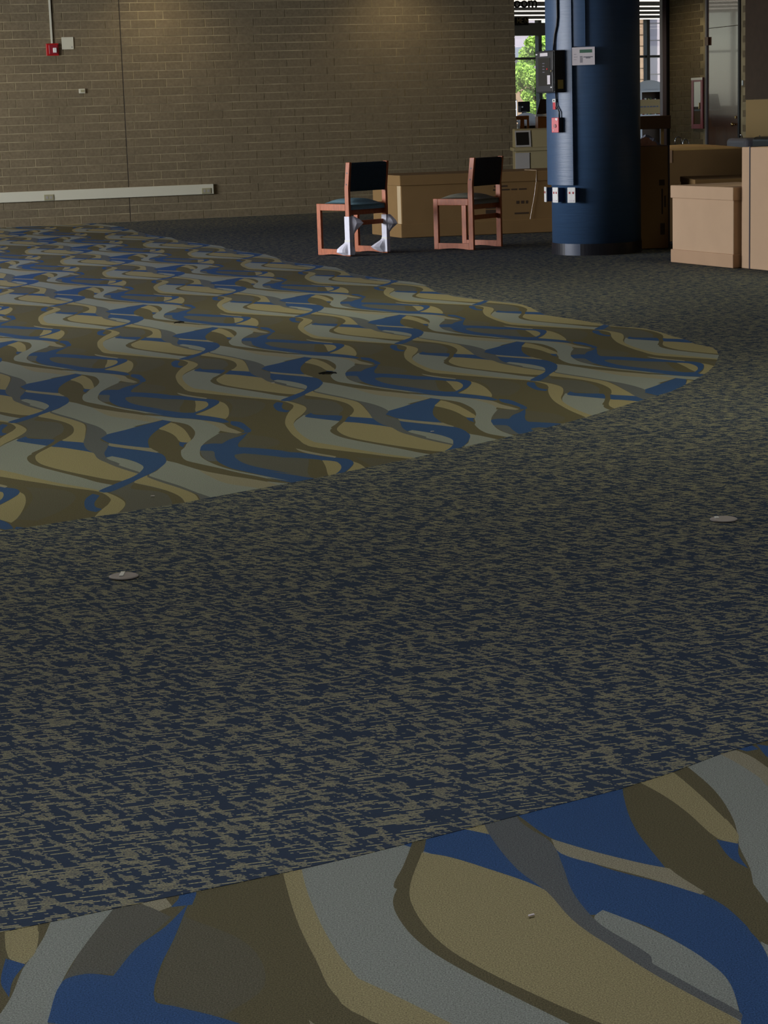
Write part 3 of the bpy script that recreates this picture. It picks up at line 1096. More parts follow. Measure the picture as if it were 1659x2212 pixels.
# ================================================================== FAR ROOM FURNITURE
# reader cabinet at the end of the brick wall
Yk = 26.3
root = thing('reader_cabinet', at_y(1145, 385, Yk) * V(1, 1, 0), 'beige cabinet with sloped hood and dark screen beside the brick wall end', 'cabinet')
k0, k1 = at_y(1113, 330, Yk), at_y(1200, 330, Yk)
zl = at_y(1145, 321, Yk)[2]
zt = at_y(1145, 278, Yk)[2]
wd = (k1 - k0)[0]
X = V(1, 0, 0)
MB().box(V(k0[0], Yk, 0), X * wd, V(0, 0.5, 0), V(0, 0, zl - 0.02)).build('body', M_OLIVEP, root, bevel=0.01)
MB().box(V(k0[0] - 0.03, Yk - 0.05, zl - 0.03), X * (wd + 0.06), V(0, 0.58, 0), V(0, 0, 0.045)).build('ledge', M_OLIVEP, root, bevel=0.01)
hx0 = at_y(1108, 300, Yk)[0]
MB().prism([V(k0[0], Yk - 0.01, zl + 0.015), V(k0[0], Yk + 0.10, zt - 0.02), V(k0[0], Yk + 0.13, zt), V(k0[0], Yk + 0.45, zt), V(k0[0], Yk + 0.5, zl + 0.015)], X * wd).build('hood', M_OLIVEP, root, bevel=0.008)
sl = V(0, 0.11, zt - 0.02 - zl - 0.015)
f0 = V(k0[0] + 0.005, Yk - 0.018, zl + 0.025)
MB().box(f0, X * 0.2, V(0, 0.004, -0.002), sl * 0.95).build('screen_frame', M_LIGHTG, root)
MB().box(f0 + X * 0.012 + sl * 0.1 + V(0, -0.004, 0.002), X * 0.16, V(0, 0.004, -0.002), sl * 0.74).build('screen', M_SCREEN, root)
MB().box(V(k0[0], Yk - 0.012, 0.1), X * 0.185, V(0, 0.012, 0), V(0, 0, zl - 0.15)).build('door', M_LIGHTG, root, bevel=0.004)

# oak chair, carrel, white arched shelf, monitors seen through the passage
root = thing('oak_chair', at_y(1126, 300, 31.5) * V(1, 1, 0), 'light oak chair with slotted back beyond the reader cabinet', 'chair')
q0, q1 = at_y(1111, 252, 31.5), at_y(1138, 253, 31.5)
MB().box(V(q0[0], 31.5, 0.45), X * 0.035, V(0, 0.03, 0), V(0, 0, q0[2] - 0.45)).build('back_post', M_OAK, root, bevel=0.005)
MB().box(V(q1[0], 31.5, 0.45), X * 0.035, V(0, 0.03, 0), V(0, 0, q0[2] - 0.45)).build('back_post', M_OAK, root, bevel=0.005)
MB().box(V(q0[0], 31.495, q0[2] - 0.05), X * (q1[0] - q0[0] + 0.035), V(0, 0.03, 0), V(0, 0, 0.06)).build('top_rail', M_OAK, root, bevel=0.008)
MB().box(V(q0[0] + 0.09, 31.5, 0.5), X * 0.06, V(0, 0.02, 0), V(0, 0, q0[2] - 0.55)).build('slat', M_OAK, root)
MB().box(V(q0[0], 31.1, 0.42), X * (q1[0] - q0[0] + 0.035), V(0, 0.45, 0), V(0, 0, 0.035)).build('seat', M_OAK, root, bevel=0.005)
for dx in (0, q1[0] - q0[0]):
    for dy in (-0.36, 0.0):
        MB().box(V(q0[0] + dx, 31.5 + dy, 0), X * 0.035, V(0, 0.03, 0), V(0, 0, 0.43)).build('leg', M_OAK, root)

Yc = 33.0
root = thing('study_carrel', at_y(1170, 300, Yc) * V(1, 1, 0), 'brown study carrel with white shelf edge left of the blue column', 'desk')
e0, e1 = at_y(1159, 247, Yc), at_y(1200, 247, Yc)
zt = at_y(1172, 214, Yc)[2]
MB().prism([V(e0[0], Yc, e0[2]), V(e0[0] + 0.06, Yc, zt), V(e1[0], Yc, zt), V(e1[0], Yc, e0[2])], V(0, 0.03, 0)).build('screen_panel', M_BROWNW, root)
MB().box(V(e0[0] - 0.01, Yc - 0.02, e0[2] - 0.03), X * (e1[0] - e0[0]), V(0, 0.55, 0), V(0, 0, 0.025)).build('shelf', M_WHITEP, root)
MB().box(V(e0[0] + 0.02, Yc, 0), X * (e1[0] - e0[0] - 0.02), V(0, 0.5, 0), V(0, 0, e0[2] - 0.035)).build('side_panel', M_OAK, root)


def arch_shelf(px0, px1, ytop, ybase, Y, label, books):
    p0, p1 = at_y(px0, ybase, Y), at_y(px1, ybase, Y)
    zb, zt = p0[2], at_y((px0 + px1) / 2, ytop, Y)[2]
    w = p1[0] - p0[0]
    root = thing('arched_bookcase', V(p0[0] + w / 2, Y, 0), label, 'bookcase')
    zs = zb + (zt - zb) * 0.62
    poly = [V(p0[0], Y, zb), V(p1[0], Y, zb)] + [V(p1[0] - w * t, Y, zs + (zt - zs) * math.sin(math.pi * (0.12 + 0.76 * t)) / 1.0) for t in np.linspace(0, 1, 13)]
    MB().prism(poly, V(0, 0.03, 0)).build('arched_top', M_ACRYL, root)
    MB().box(V(p0[0] - 0.03, Y - 0.28, zb - 0.03), X * (w + 0.06), V(0, 0.3, 0), V(0, 0, 0.03)).build('top_board', M_WHITEP, root)
    for dx in (-0.02, w - 0.01):
        MB().box(V(p0[0] + dx, Y - 0.28, 0), X * 0.03, V(0, 0.3, 0), V(0, 0, zb - 0.03)).build('side_panel', M_WHITEP, root)
    zsh = max(0.1, zb - 0.42)
    MB().box(V(p0[0], Y - 0.27, zsh - 0.02), X * w, V(0, 0.28, 0), V(0, 0, 0.02)).build('shelf_board', M_WHITEP, root)
    MB().box(V(p0[0], Y + 0.0, 0), X * w, V(0, 0.02, 0), V(0, 0, zb - 0.03)).build('back_panel', M_BROWNW, root)
    if books:
        cols = [(150, 40, 50), (210, 205, 190), (60, 70, 110), (190, 180, 120), (90, 110, 80), (170, 120, 110), (230, 228, 220), (60, 50, 60)]
        x = p0[0] + 0.02
        i = 0
        names = ['maroon', 'cream', 'navy', 'straw yellow', 'green', 'dusty pink', 'white', 'dark plum']
        while x < p1[0] - 0.05:
            bw = rng.uniform(0.02, 0.035)
            hgt = rng.uniform(0.24, 0.30)
            o = MB().box(V(x, Y - 0.25, zsh), X * bw, V(0, 0.16, 0), V(0, 0, hgt)).build('book', MATS.setdefault('book%d' % (i % 8), None) or mat('book%d' % (i % 8), lin(*cols[i % 8]), 0.7))
            n_ = i // 8
            tag(o, '%s book spine, number %s from the left of the arched bookcase shelf' % (names[i % 8], ['one', 'two', 'three', 'four', 'five', 'six', 'seven', 'eight', 'nine', 'ten', 'eleven', 'twelve', 'thirteen', 'fourteen', 'fifteen', 'sixteen'][i % 16]), 'book', 'books in the arched bookcase')
            x += bw + rng.uniform(0.001, 0.012)
            i += 1
    return root


arch_shelf(1381, 1426, 173, 196, 36.5, 'white arch-topped bookcase with books right of the blue column', True)
arch_shelf(1119, 1157, 243, 268, 34.0, 'low white arch-topped unit left of the blue column', False)
# computers
Ym = 35.0
root = thing('computer', at_y(1132, 252, Ym), 'silver and black all-in-one computer seen from behind', 'computer')
m0, m1 = at_y(1119, 243, Ym), at_y(1145, 219, Ym)
MB().box(V(m0[0], Ym, m0[2]), X * (m1[0] - m0[0]), V(0, 0.03, 0), V(0, 0, m1[2] - m0[2])).build('back_shell', M_BLACK, root, bevel=0.01)
MB().box(V(m0[0], Ym - 0.004, m0[2]), X * 0.05, V(0, 0.006, 0), V(0, 0, (m1[2] - m0[2]) * 0.6)).build('lower_band', M_STEEL, root)
mxc = (m0[0] + m1[0]) / 2
MB().lathe(V(mxc - 0.03, Ym - 0.006, (m0[2] + m1[2]) / 2 - 0.0), [(0.012, -0.012), (0.016, 0), (0.012, 0.012)], 10).build('logo', M_WHITEP, root)
MB().box(V(mxc - 0.04, Ym - 0.02, m0[2] - 0.12), X * 0.08, V(0, 0.02, 0), V(0, 0, 0.14)).build('stand', M_STEEL, root)
MB().box(V(mxc - 0.09, Ym - 0.06, m0[2] - 0.13), X * 0.18, V(0, 0.18, 0), V(0, 0, 0.01)).build('foot', M_STEEL, root)
root2 = thing('computer', at_y(1113, 252, Ym), 'bright lit computer screen half hidden by the brick wall end', 'computer')
n0, n1 = at_y(1098, 252, Ym - 0.6), at_y(1116, 217, Ym - 0.6)
MB().box(V(n0[0], Ym - 0.6, n0[2]), X * (n1[0] - n0[0]), V(0, 0.03, 0), V(0, 0, n1[2] - n0[2])).build('screen', M_SCREENW, root2)
MB().box(V(n0[0] - 0.01, Ym - 0.57, n0[2] - 0.01), X * (n1[0] - n0[0] + 0.02), V(0, 0.02, 0), V(0, 0, n1[2] - n0[2] + 0.02)).build('back_shell', M_STEEL, root2)
MB().box(V(n0[0] + 0.04, Ym - 0.57, m0[2] - 0.128), X * 0.06, V(0, 0.03, 0), V(0, 0, n0[2] - m0[2] + 0.14)).build('stand', M_STEEL, root2)
# reading table carrying the computers
zt_ = m0[2] - 0.13
root = thing('reading_table', V(m0[0], Ym, 0), 'long pale reading table under the computers', 'table')
MB().box(V(m0[0] - 1.2, Ym - 0.85, zt_ - 0.03), X * 3.0, V(0, 1.2, 0), V(0, 0, 0.03)).build('table_top', M_WHITEP, root)
for dx in (-1.15, 1.7):
    for dy in (-0.8, 0.25):
        MB().box(V(m0[0] + dx, Ym + dy, 0), X * 0.05, V(0, 0.05, 0), V(0, 0, zt_ - 0.03)).build('leg', M_BLACK, root)

# tan notice panel and brown bench right of the column
Yp = 33.6
root = thing('notice_panel', at_y(1410, 250, Yp) * V(1, 1, 0), 'tan free-standing panel with a line of faint print', 'sign')
t0, t1 = at_y(1370, 247, Yp), at_y(1436, 214, Yp)
MB().box(V(t0[0], Yp, t0[2]), X * (t1[0] - t0[0]), V(0, 0.03, 0), V(0, 0, t1[2] - t0[2])).build('board', M_TANP, root)
lx = t0[0] + 0.06
while lx < t1[0] - 0.1:
    wdt = rng.uniform(0.02, 0.05)
    MB().box(V(lx, Yp - 0.002, t0[2] + (t1[2] - t0[2]) * 0.46), X * wdt, V(0, 0.003, 0), V(0, 0, 0.022)).build('print_mark', M_GREYP, root)
    lx += wdt + rng.uniform(0.006, 0.014)
for dx in (0.02, t1[0] - t0[0] - 0.06):
    MB().box(V(t0[0] + dx, Yp, 0), X * 0.04, V(0, 0.03, 0), V(0, 0, t0[2])).build('leg', M_BLACK, root)
Yb = 31.2
b0, b1 = at_y(1340, 281, Yb), at_y(1449, 249, Yb)
root = thing('wooden_bench', V(b0[0], Yb, 0), 'dark brown wooden bench back behind the cartons', 'bench')
MB().box(V(b0[0], Yb, b0[2]), X * (b1[0] - b0[0]), V(0, 0.04, 0), V(0, 0, b1[2] - b0[2])).build('back_board', M_BROWNW, root, bevel=0.006)
for px in (1345, 1428):
    x_ = at_y(px, 290, Yb)[0]
    MB().box(V(x_, Yb + 0.01, 0), X * 0.045, V(0, 0.03, 0), V(0, 0, b0[2])).build('post', M_TANP, root)
MB().box(V(b0[0], Yb + 0.05, 0.42), X * (b1[0] - b0[0]), V(0, 0.45, 0), V(0, 0, 0.04)).build('seat', M_BROWNW, root)
for dx in (0.05, b1[0] - b0[0] - 0.09):
    MB().box(V(b0[0] + dx, Yb + 0.42, 0), X * 0.04, V(0, 0.04, 0), V(0, 0, 0.42)).build('leg', M_BROWNW, root)

# chrome framed chair tops left of the door
for i, (px, py, r) in enumerate(((1465, 296, 0.045), (1481, 301, 0.04))):
    Yq = (30.5, 29.9)[i]
    c = at_y(px, py, Yq)
    root = thing('chrome_stool', V(c[0], Yq, 0), ['chrome stool with bright arched handle behind the cartons', 'smaller-looking chrome stool nearer the door behind the cartons'][i], 'stool')
    pts = [V(c[0] + r * math.cos(a), Yq, c[2] - 0.05 + (r + 0.01) * math.sin(a)) for a in np.linspace(0, math.pi, 11)]
    pts = [pts[0] - Z3 * (pts[0][2] - 0.46)] + pts + [pts[-1] - Z3 * (pts[-1][2] - 0.46)]
    MB().tube(pts, 0.009, 8).build('handle', M_CHROME, root, smooth=True)
    MB().lathe(V(c[0], Yq + 0.02, 0), [(0.12, 0.42), (0.13, 0.435), (0.13, 0.455), (0.11, 0.465)], 20).build('seat', M_BLACK, root)
    for a in range(4):
        an = math.pi / 4 + a * math.pi / 2
        MB().tube([V(c[0] + 0.1 * math.cos(an), Yq + 0.02 + 0.1 * math.sin(an), 0.42), V(c[0] + 0.12 * math.cos(an), Yq + 0.02 + 0.12 * math.sin(an), 0)], 0.011, 8).build('leg', M_CHROME, root)

# ================================================================== DOOR, CABINET, FOUNTAIN ON THE RIGHT WALL
NR = -A3     # wall normal (to the left)


def rw(s, z, off=0.0):
    """point on the right wall: s along B3, z up, off out of the wall"""
    return A3 * (SR - off) + B3 * s + Z3 * z


zs = 2.344
mb = MB().box(rw(DOOR_N, 0.0, -0.06), NR * 0.045, B3 * (DOOR_F - DOOR_N), Z3 * (zs - 0.003))
door = tag(mb.build('door_1', M_DOOR, bevel=0.002, seg=1), 'glossy dark brown door at the far right', 'door', kind='structure')
MB().box(rw(DOOR_N, zs + 0.003, -0.06), NR * 0.045, B3 * (DOOR_F - DOOR_N), Z3 * (CEIL - zs - 0.01)).build('upper_panel', M_DOOR, door, bevel=0.002, seg=1)
for s in (DOOR_N - 0.05, DOOR_F):
    MB().box(rw(s, 0, -0.06), NR * (0.085 if s < DOOR_F else 0.064), B3 * 0.05, Z3 * CEIL).build('door_frame', M_BLACKM if s < DOOR_F else M_GREYM, door)
hz = 2.16
MB().box(rw(DOOR_F - 0.07, hz - 0.06, -0.016), NR * 0.03, B3 * 0.11, Z3 * 0.12).build('hinge', M_HINGE, door)
MB().box(rw(DOOR_F - 0.07, 0.4, -0.016), NR * 0.03, B3 * 0.11, Z3 * 0.12).build('hinge', M_HINGE, door)
kp = rw(DOOR_N + 0.13, 0.945, -0.015)
MB().tube([kp, kp + NR * 0.03, kp + NR * 0.045, kp + NR * 0.07, kp + NR * 0.075], [0.012, 0.012, 0.028, 0.028, 0.01], 12).build('knob', M_BRASS, door, smooth=True)
MB().tube([kp + Z3 * 0.1, kp + Z3 * 0.1 + NR * 0.012], 0.02, 12).build('deadbolt', M_BRASS, door)
# extinguisher cabinet
root = thing('extinguisher_cabinet', rw(28.25, 0.885), 'red-framed glass cabinet on the brick wall left of the door', 'cabinet')
s0, s1, z0, z1 = 28.04, 28.42, 0.885, 1.64
MB().box(rw(s0, z0), NR * 0.02, B3 * (s1 - s0), Z3 * (z1 - z0)).build('back_box', M_CABIN, root)
for (a, b, c, d) in ((s0, s0 + 0.07, z0, z1), (s1 - 0.07, s1, z0, z1), (s0 + 0.07, s1 - 0.07, z0, z0 + 0.07), (s0 + 0.07, s1 - 0.07, z1 - 0.06, z1)):
    MB().box(rw(a, c), NR * 0.035, B3 * (b - a), Z3 * (d - c)).build('frame_bar', M_DARKRED, root, bevel=0.003, seg=1)
MB().box(rw(s0 + 0.07, z0 + 0.07, 0.026), NR * 0.004, B3 * (s1 - s0 - 0.14), Z3 * (z1 - z0 - 0.13)).build('glass', G_CAB, root)
MB().box(rw(s0, z1 - 0.035, 0.035), NR * 0.004, B3 * (s1 - s0), Z3 * 0.035).build('top_label', M_WHITE, root)
MB().box(rw(s0 + 0.1, 1.18, 0.03), NR * 0.012, B3 * 0.015, Z3 * 0.09).build('pull', M_BRASS, root)
# light switch plate
root = tag(MB().box(rw(26.78, 1.49), NR * 0.012, B3 * 0.05, Z3 * 0.075).build('switch_plate', M_STEEL, bevel=0.003), 'small steel plate on the brick strip right of the door', 'switch')
# drinking fountain on a tan backsplash with dark recess above
root = thing('drinking_fountain', rw(26.3, 0.5), 'steel drinking fountain with tan backsplash at the right edge', 'fountain')
MB().box(rw(25.3, 0.55), NR * 0.02, B3 * 1.375, Z3 * 0.735).build('backsplash', M_TANP, root)
MB().box(rw(25.9, 0.42, 0.02), NR * 0.4, B3 * 0.62, Z3 * 0.34).build('basin', M_GREYM, root, bevel=0.06, seg=4)
MB().box(rw(25.2, 0.40, 0.02), NR * 0.36, B3 * 0.62, Z3 * 0.38).build('basin', M_BLACK, root, bevel=0.06, seg=4)
sp = rw(26.44, 0.76, 0.2)
MB().tube([sp, sp + Z3 * 0.03, sp + Z3 * 0.045 + NR * 0.03], 0.012, 8).build('spout', M_CHROME, root, smooth=True)
sp = rw(26.05, 0.77, 0.12)
MB().tube([sp, sp + Z3 * 0.02], 0.014, 8).build('button', M_CHROME, root)
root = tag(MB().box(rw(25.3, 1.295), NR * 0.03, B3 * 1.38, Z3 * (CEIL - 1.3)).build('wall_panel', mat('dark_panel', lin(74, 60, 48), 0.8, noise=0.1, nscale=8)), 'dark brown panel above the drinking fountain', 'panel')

# ================================================================== THINGS ON THE BACK WALL


def bw(s, z, off=0.0):
    return A3 * s + B3 * (DB - 0.006 - off) + Z3 * z


root = thing('wall_raceway', bw(4.0, 0.309), 'long cream cable raceway low on the brick wall', 'raceway')
MB().box(bw(0.4, 0.309), A3 * (5.742 - 0.4), -B3 * 0.05, Z3 * 0.126).build('trunking', M_CREAM, root, bevel=0.004)
for s in (3.56, 5.583):
    o = MB().box(bw(s, 0.315, 0.05), A3 * 0.122, -B3 * 0.012, Z3 * 0.072).build('outlet_plate', M_BEIGE, root, bevel=0.004)
    for k in (0, 1):
        MB().box(bw(s + 0.022 + k * 0.05, 0.336, 0.062), A3 * 0.028, -B3 * 0.003, Z3 * 0.03).build('socket', M_LIGHTG, o)
root = thing('fire_alarm', bw(3.78, 2.085), 'red fire alarm strobe on the brick wall under a conduit', 'alarm')
MB().box(bw(3.706, 2.09), A3 * 0.156, -B3 * 0.03, Z3 * 0.148).build('back_plate', M_RED, root, bevel=0.006)
MB().box(bw(3.735, 2.105, 0.03), A3 * 0.115, -B3 * 0.02, Z3 * 0.118).build('body', M_DARKRED, root, bevel=0.008)
MB().box(bw(3.785, 2.125, 0.05), A3 * 0.045, -B3 * 0.018, Z3 * 0.06).build('strobe_lens', M_WHITE, root, bevel=0.006)
o = MB().box(bw(3.772, 2.24), A3 * 0.024, -B3 * 0.022, Z3 * (CEIL - 2.24)).build('conduit', M_CREAM, bevel=0.003)
tag(o, 'cream vertical conduit running up from the fire alarm', 'conduit')
o = thing('cover_plate', bw(3.98, 2.16), 'square cream blank cover plate beside the fire alarm', 'cover plate')
MB().box(bw(3.907, 2.163), A3 * 0.146, -B3 * 0.012, Z3 * 0.15).build('plate', M_CREAM, o, bevel=0.003)
MB().cbox(bw(4.03, 2.19, 0.013), A3 * 0.012, B3 * 0.004, Z3 * 0.012).build('screw', M_GREYM, o)
o = thing('thermostat', bw(4.12, 1.62), 'tiny beige sensor box on the brick wall below the cover plate', 'sensor')
MB().box(bw(4.084, 1.622), A3 * 0.078, -B3 * 0.03, Z3 * 0.056).build('case', M_CREAM, o, bevel=0.004)
MB().box(bw(4.105, 1.634, 0.03), A3 * 0.045, -B3 * 0.004, Z3 * 0.032).build('face', M_BEIGE, o)

# wall-wash downlights above the frame, then two added as fill
for i, (px, off) in enumerate(((330, 0.75), (845, 0.75), (-170, 0.75), (0, 0), (1, 0))):
    s = on_plane(px, 0, B3 * DB, B3) @ A3
    P = A3 * s + B3 * (DB - off) + Z3 * CEIL
    if i == 3:  # added to brighten the brick beside the door
        P = A3 * (SR - 1.1) + B3 * 28.3 + Z3 * CEIL
    if i == 4:  # added to brighten the large carton
        P = V(3.5, 20.4, CEIL)
    root = thing('downlight', P, ['recessed ceiling downlight over the left part of the brick wall', 'recessed ceiling downlight over the right part of the brick wall', 'recessed ceiling downlight left of the view', 'recessed ceiling downlight in the passage by the door', 'recessed ceiling downlight over the large carton'][i], 'ceiling light', 'downlights washing the brick walls')
    MB().lathe(P, [(0.075, -0.004), (0.095, -0.004), (0.095, -0.012), (0.075, -0.012)], 24).build('trim_ring', M_WHITE, root)
    MB().lathe(P, [(0.074, -0.010), (0.074, -0.004)], 24).build('lens', M_LAMPW, root)
    light('downlight_lamp', 'SPOT', tuple(P - Z3 * 0.03), 42, (1.0, 0.80, 0.50), dir=tuple(-Z3 + (B3 if i < 3 else A3) * (0.25 if i < 4 else 0)), spot_size=math.radians(130 if i < 4 else 100), spot_blend=0.9, shadow_soft_size=0.07)

for i, P in enumerate(TROFFERS):
    row, colm = divmod(i, 4)
    root = thing('troffer', P, '%s ceiling light panel of the %s row, counted from the viewer' % (['first', 'second', 'third', 'fourth'][colm], ['left', 'middle', 'right'][row]), 'ceiling light', 'ceiling light panels of the room')
    MB().cbox(P + Z3 * 0.012, V(1.2, 0, 0), V(0, 0.6, 0), Z3 * 0.03).build('housing', M_WHITE, root)
    MB().cbox(P - Z3 * 0.006, V(1.14, 0, 0), V(0, 0.54, 0), Z3 * 0.004).build('diffuser', M_DIFF, root)

# ================================================================== CHAIRS
def make_chair(corner_b, rear_dir, label, seat_m, back_m):
    """corner_b: near rear foot on the floor; rear_dir: unit vector front->rear"""
    r = np.array([rear_dir[0], rear_dir[1], 0.0])
    r /= np.linalg.norm(r)
    w = V(-r[1], r[0], 0)                  # across, from the near side to the far side
    W, D = 0.475, 0.445
    fr = V(corner_b[0], corner_b[1], 0.004)
    root = thing('library_chair', fr - r * D / 2 + w * W / 2, label, 'chair', 'cherry library chairs')

    def P(y, x, z):        # y: forward from the rear feet, x: across, z: up
        return fr - r * y + w * x + Z3 * z
    T, Wd = 0.026, 0.052
    for x0 in (0.0, W - T):
        side = [P(0, x0, 0), P(Wd, x0, 0), P(Wd, x0, 0.60), P(Wd - 0.03, x0, 0.83), P(-0.03, x0, 0.83), P(0, x0, 0.60)]
        MB().prism(side, w * T).build('rear_leg', M_WOOD, root, bevel=0.003)
        MB().box(P(D, x0, 0), r * Wd, w * T, Z3 * 0.462).build('front_leg', M_WOOD, root, bevel=0.003)
        MB().box(P(D - Wd, x0, 0.402), r * (D - 2 * Wd), w * T, Z3 * 0.06).build('seat_rail', M_WOOD, root, bevel=0.003)
        # arched floor runner
        a = [P(Wd, x0, 0.0), P(Wd, x0, 0.058), P(D - Wd, x0, 0.058), P(D - Wd, x0, 0.0)]
        arc = [P(D - Wd - (D - 2 * Wd) * t, x0, 0.012 * math.sin(math.pi * t)) for t in np.linspace(0.08, 0.92, 7)]
        MB().prism(a + arc, w * T).build('runner', M_WOOD, root)
        for zz in (0.635, 0.735):
            ss = -0.001 if x0 == 0.0 else T + 0.001
            MB().tube([P(0.026 - (zz - 0.6) * 0.12, x0 + ss, zz), P(0.026 - (zz - 0.6) * 0.12, x0 + ss + (0.002 if x0 == 0 else -0.002), zz)], 0.0075, 10).build('plug', M_BLACK, root)
    MB().box(P(0.04, T, 0.362), -r * 0.022, w * (W - 2 * T), Z3 * 0.046).build('rear_rail', M_WOOD, root, bevel=0.002)
    MB().box(P(D - 0.02, T, 0.402), r * 0.022, w * (W - 2 * T), Z3 * 0.055).build('front_rail', M_WOOD, root, bevel=0.002)
    MB().box(P(0.036, T, 0.268), -r * 0.022, w * (W - 2 * T), Z3 * 0.042).build('stretcher', M_WOOD, root, bevel=0.002)
    # domed seat cushion
    nx, ny = 11, 11
    mb = MB()
    for i in range(nx):
        for j in range(ny):
            u, v = i / (nx - 1), j / (ny - 1)
            dome = (1 - abs(2 * u - 1) ** 3.2) * (1 - abs(2 * v - 1) ** 3.2)
            mb.v.append(tuple(P(0.016 + (D - 0.026) * v, T + (W - 2 * T) * u, 0.452 + 0.052 * dome)))
    for i in range(nx - 1):
        for j in range(ny - 1):
            a = i * ny + j
            mb.f.append((a, a + ny, a + ny + 1, a + 1))
    nb = len(mb.v)
    per = [i * ny for i in range(nx)] + [(nx - 1) * ny + j for j in range(1, ny)] + [i * ny + ny - 1 for i in range(nx - 2, -1, -1)] + [j for j in range(ny - 2, 0, -1)]
    for k in per:
        p = mb.v[k]
        mb.v.append((p[0], p[1], 0.412))
    for k in range(len(per)):
        k2 = (k + 1) % len(per)
        mb.f.append((per[k], nb + k, nb + k2, per[k2])[::-1])
    mb.f.append(tuple(nb + k for k in range(len(per)))[::-1])
    mb.build('seat_cushion', seat_m, root, smooth=True)
    # padded backrest between the posts, leaning with them
    lo, hi = 0.572, 0.822
    lean = lambda z: 0.0 if z < 0.6 else -(z - 0.6) / 0.23 * 0.03
    ring = []
    for (dy, z) in ((0.006, lo), (-0.004, lo + 0.03), (-0.008, (lo + hi) / 2), (-0.004, hi - 0.03), (0.008, hi), (0.03, hi + 0.004), (0.052, hi), (0.064, hi - 0.04), (0.066, (lo + hi) / 2), (0.062, lo + 0.03), (0.045, lo)):
        ring.append((dy + lean(z), z))
    MB().prism([P(a, T, z) for (a, z) in ring], w * (W - 2 * T)).build('backrest', back_m, root, bevel=0.008)
    return root, P, w, r, W, T, Wd


cA = make_chair((-0.228, 18.227), (0.67, -0.742), 'cherry wood chair with teal seat and white foam wrapped rear legs', M_TEAL, M_TEALD)
cB = make_chair((0.893, 18.557), (0.79, -0.613), 'cherry wood chair with olive seat, nearer the blue column', M_OLIVEF, M_DARKF)

# foam wraps on the rear legs of the first chair


def foam_wrap(ch, x0, prof, label):
    root, P, w, r, W, T, Wd = ch
    mb = MB()
    seg = 24
    rows = len(prof)
    for (z, ext) in prof:
        for k in range(seg):
            a = 2 * math.pi * k / seg
            ca, sa = math.cos(a), math.sin(a)
            # rounded rectangle around the leg: half sizes along depth (hy) and across (hx)
            hy, hx = Wd / 2 + 0.005, T / 2 + 0.005
            sc = 1.0 / max(abs(ca) / hy, abs(sa) / hx, 1e-6)
            ry, rx = sc * ca, sc * sa
            e = ext(a)
            L = math.hypot(ry, rx)
            ry, rx = ry * (L + e) / L, rx * (L + e) / L
            mb.v.append(tuple(P(Wd / 2 + ry, x0 + T / 2 + rx, z)))
    for i in range(rows - 1):
        for k in range(seg):
            a, b = i * seg + k, i * seg + (k + 1) % seg
            mb.f.append((a, b, b + seg, a + seg))
    o = mb.build('foam_wrap', M_FOAM, None, smooth=False)
    o.data.materials.append(M_TAPE)
    so = o.modifiers.new('thickness', 'SOLIDIFY')
    so.thickness = 0.002
    # a tape band
    tag(o, label, 'foam wrap', 'foam wraps on the chair legs')
    hy, hx = Wd + 0.018, T + 0.018
    tp = MB().cbox(P(Wd / 2, x0 + T / 2, 0.135), r * hy, w * hx, Z3 * 0.018).build('tape_band', M_TAPE, o)
    return o


def lobe(center, width, amp):
    def f(a):
        d = (a - center + math.pi) % (2 * math.pi) - math.pi
        return amp * math.exp(-(d / width) ** 2)
    return f


# angle 0 = towards the front, pi/2 = across to the far side, pi = rear, -pi/2 = near side
N0 = lambda a: 0.0
two = lambda f, g: (lambda a: f(a) + g(a))
foam_wrap(cA, 0.0, [(0.012, two(lobe(-0.3, 0.7, 0.03), lobe(2.2, 0.6, 0.02))), (0.035, two(lobe(-0.4, 0.8, 0.085), lobe(2.2, 0.6, 0.03))), (0.062, two(lobe(-0.4, 0.8, 0.08), lobe(2.2, 0.6, 0.025))), (0.09, lobe(-0.4, 0.8, 0.045)), (0.115, lobe(-0.4, 1, 0.01)), (0.135, N0),
                    (0.185, lobe(2.2, 0.45, 0.015)), (0.225, lobe(2.2, 0.42, 0.045)), (0.26, lobe(2.2, 0.40, 0.085)), (0.292, lobe(2.2, 0.40, 0.125)), (0.322, lobe(2.2, 0.42, 0.09)), (0.342, lobe(2.2, 0.45, 0.05)), (0.353, lobe(2.2, 0.6, 0.02))], 'white foam sleeve taped on the near rear chair leg')
foam_wrap(cA, cA[4] - cA[5], [(0.012, lobe(-0.8, 0.5, 0.03)), (0.035, lobe(-0.8, 0.55, 0.08)), (0.06, lobe(-0.8, 0.55, 0.115)), (0.085, lobe(-0.8, 0.55, 0.075)), (0.115, lobe(-0.8, 0.8, 0.02)), (0.135, N0), (0.19, N0), (0.225, lobe(2.5, 0.6, 0.03)),
                    (0.265, lobe(2.5, 0.6, 0.08)), (0.295, lobe(2.5, 0.55, 0.065)), (0.325, lobe(2.5, 0.5, 0.035)), (0.348, lobe(2.5, 0.5, 0.008))], 'white foam sleeve taped on the far rear chair leg')

# ================================================================== BLUE COLUMN
PC = V(1.933, 17.79, 0)
PR = 0.386
col = thing('column', PC, 'thick round blue column with black rubber base', 'column')
MB().lathe(PC, [(PR, 0.09), (PR, CEIL)], 96).build('shaft', M_BLUE, col, smooth=True)


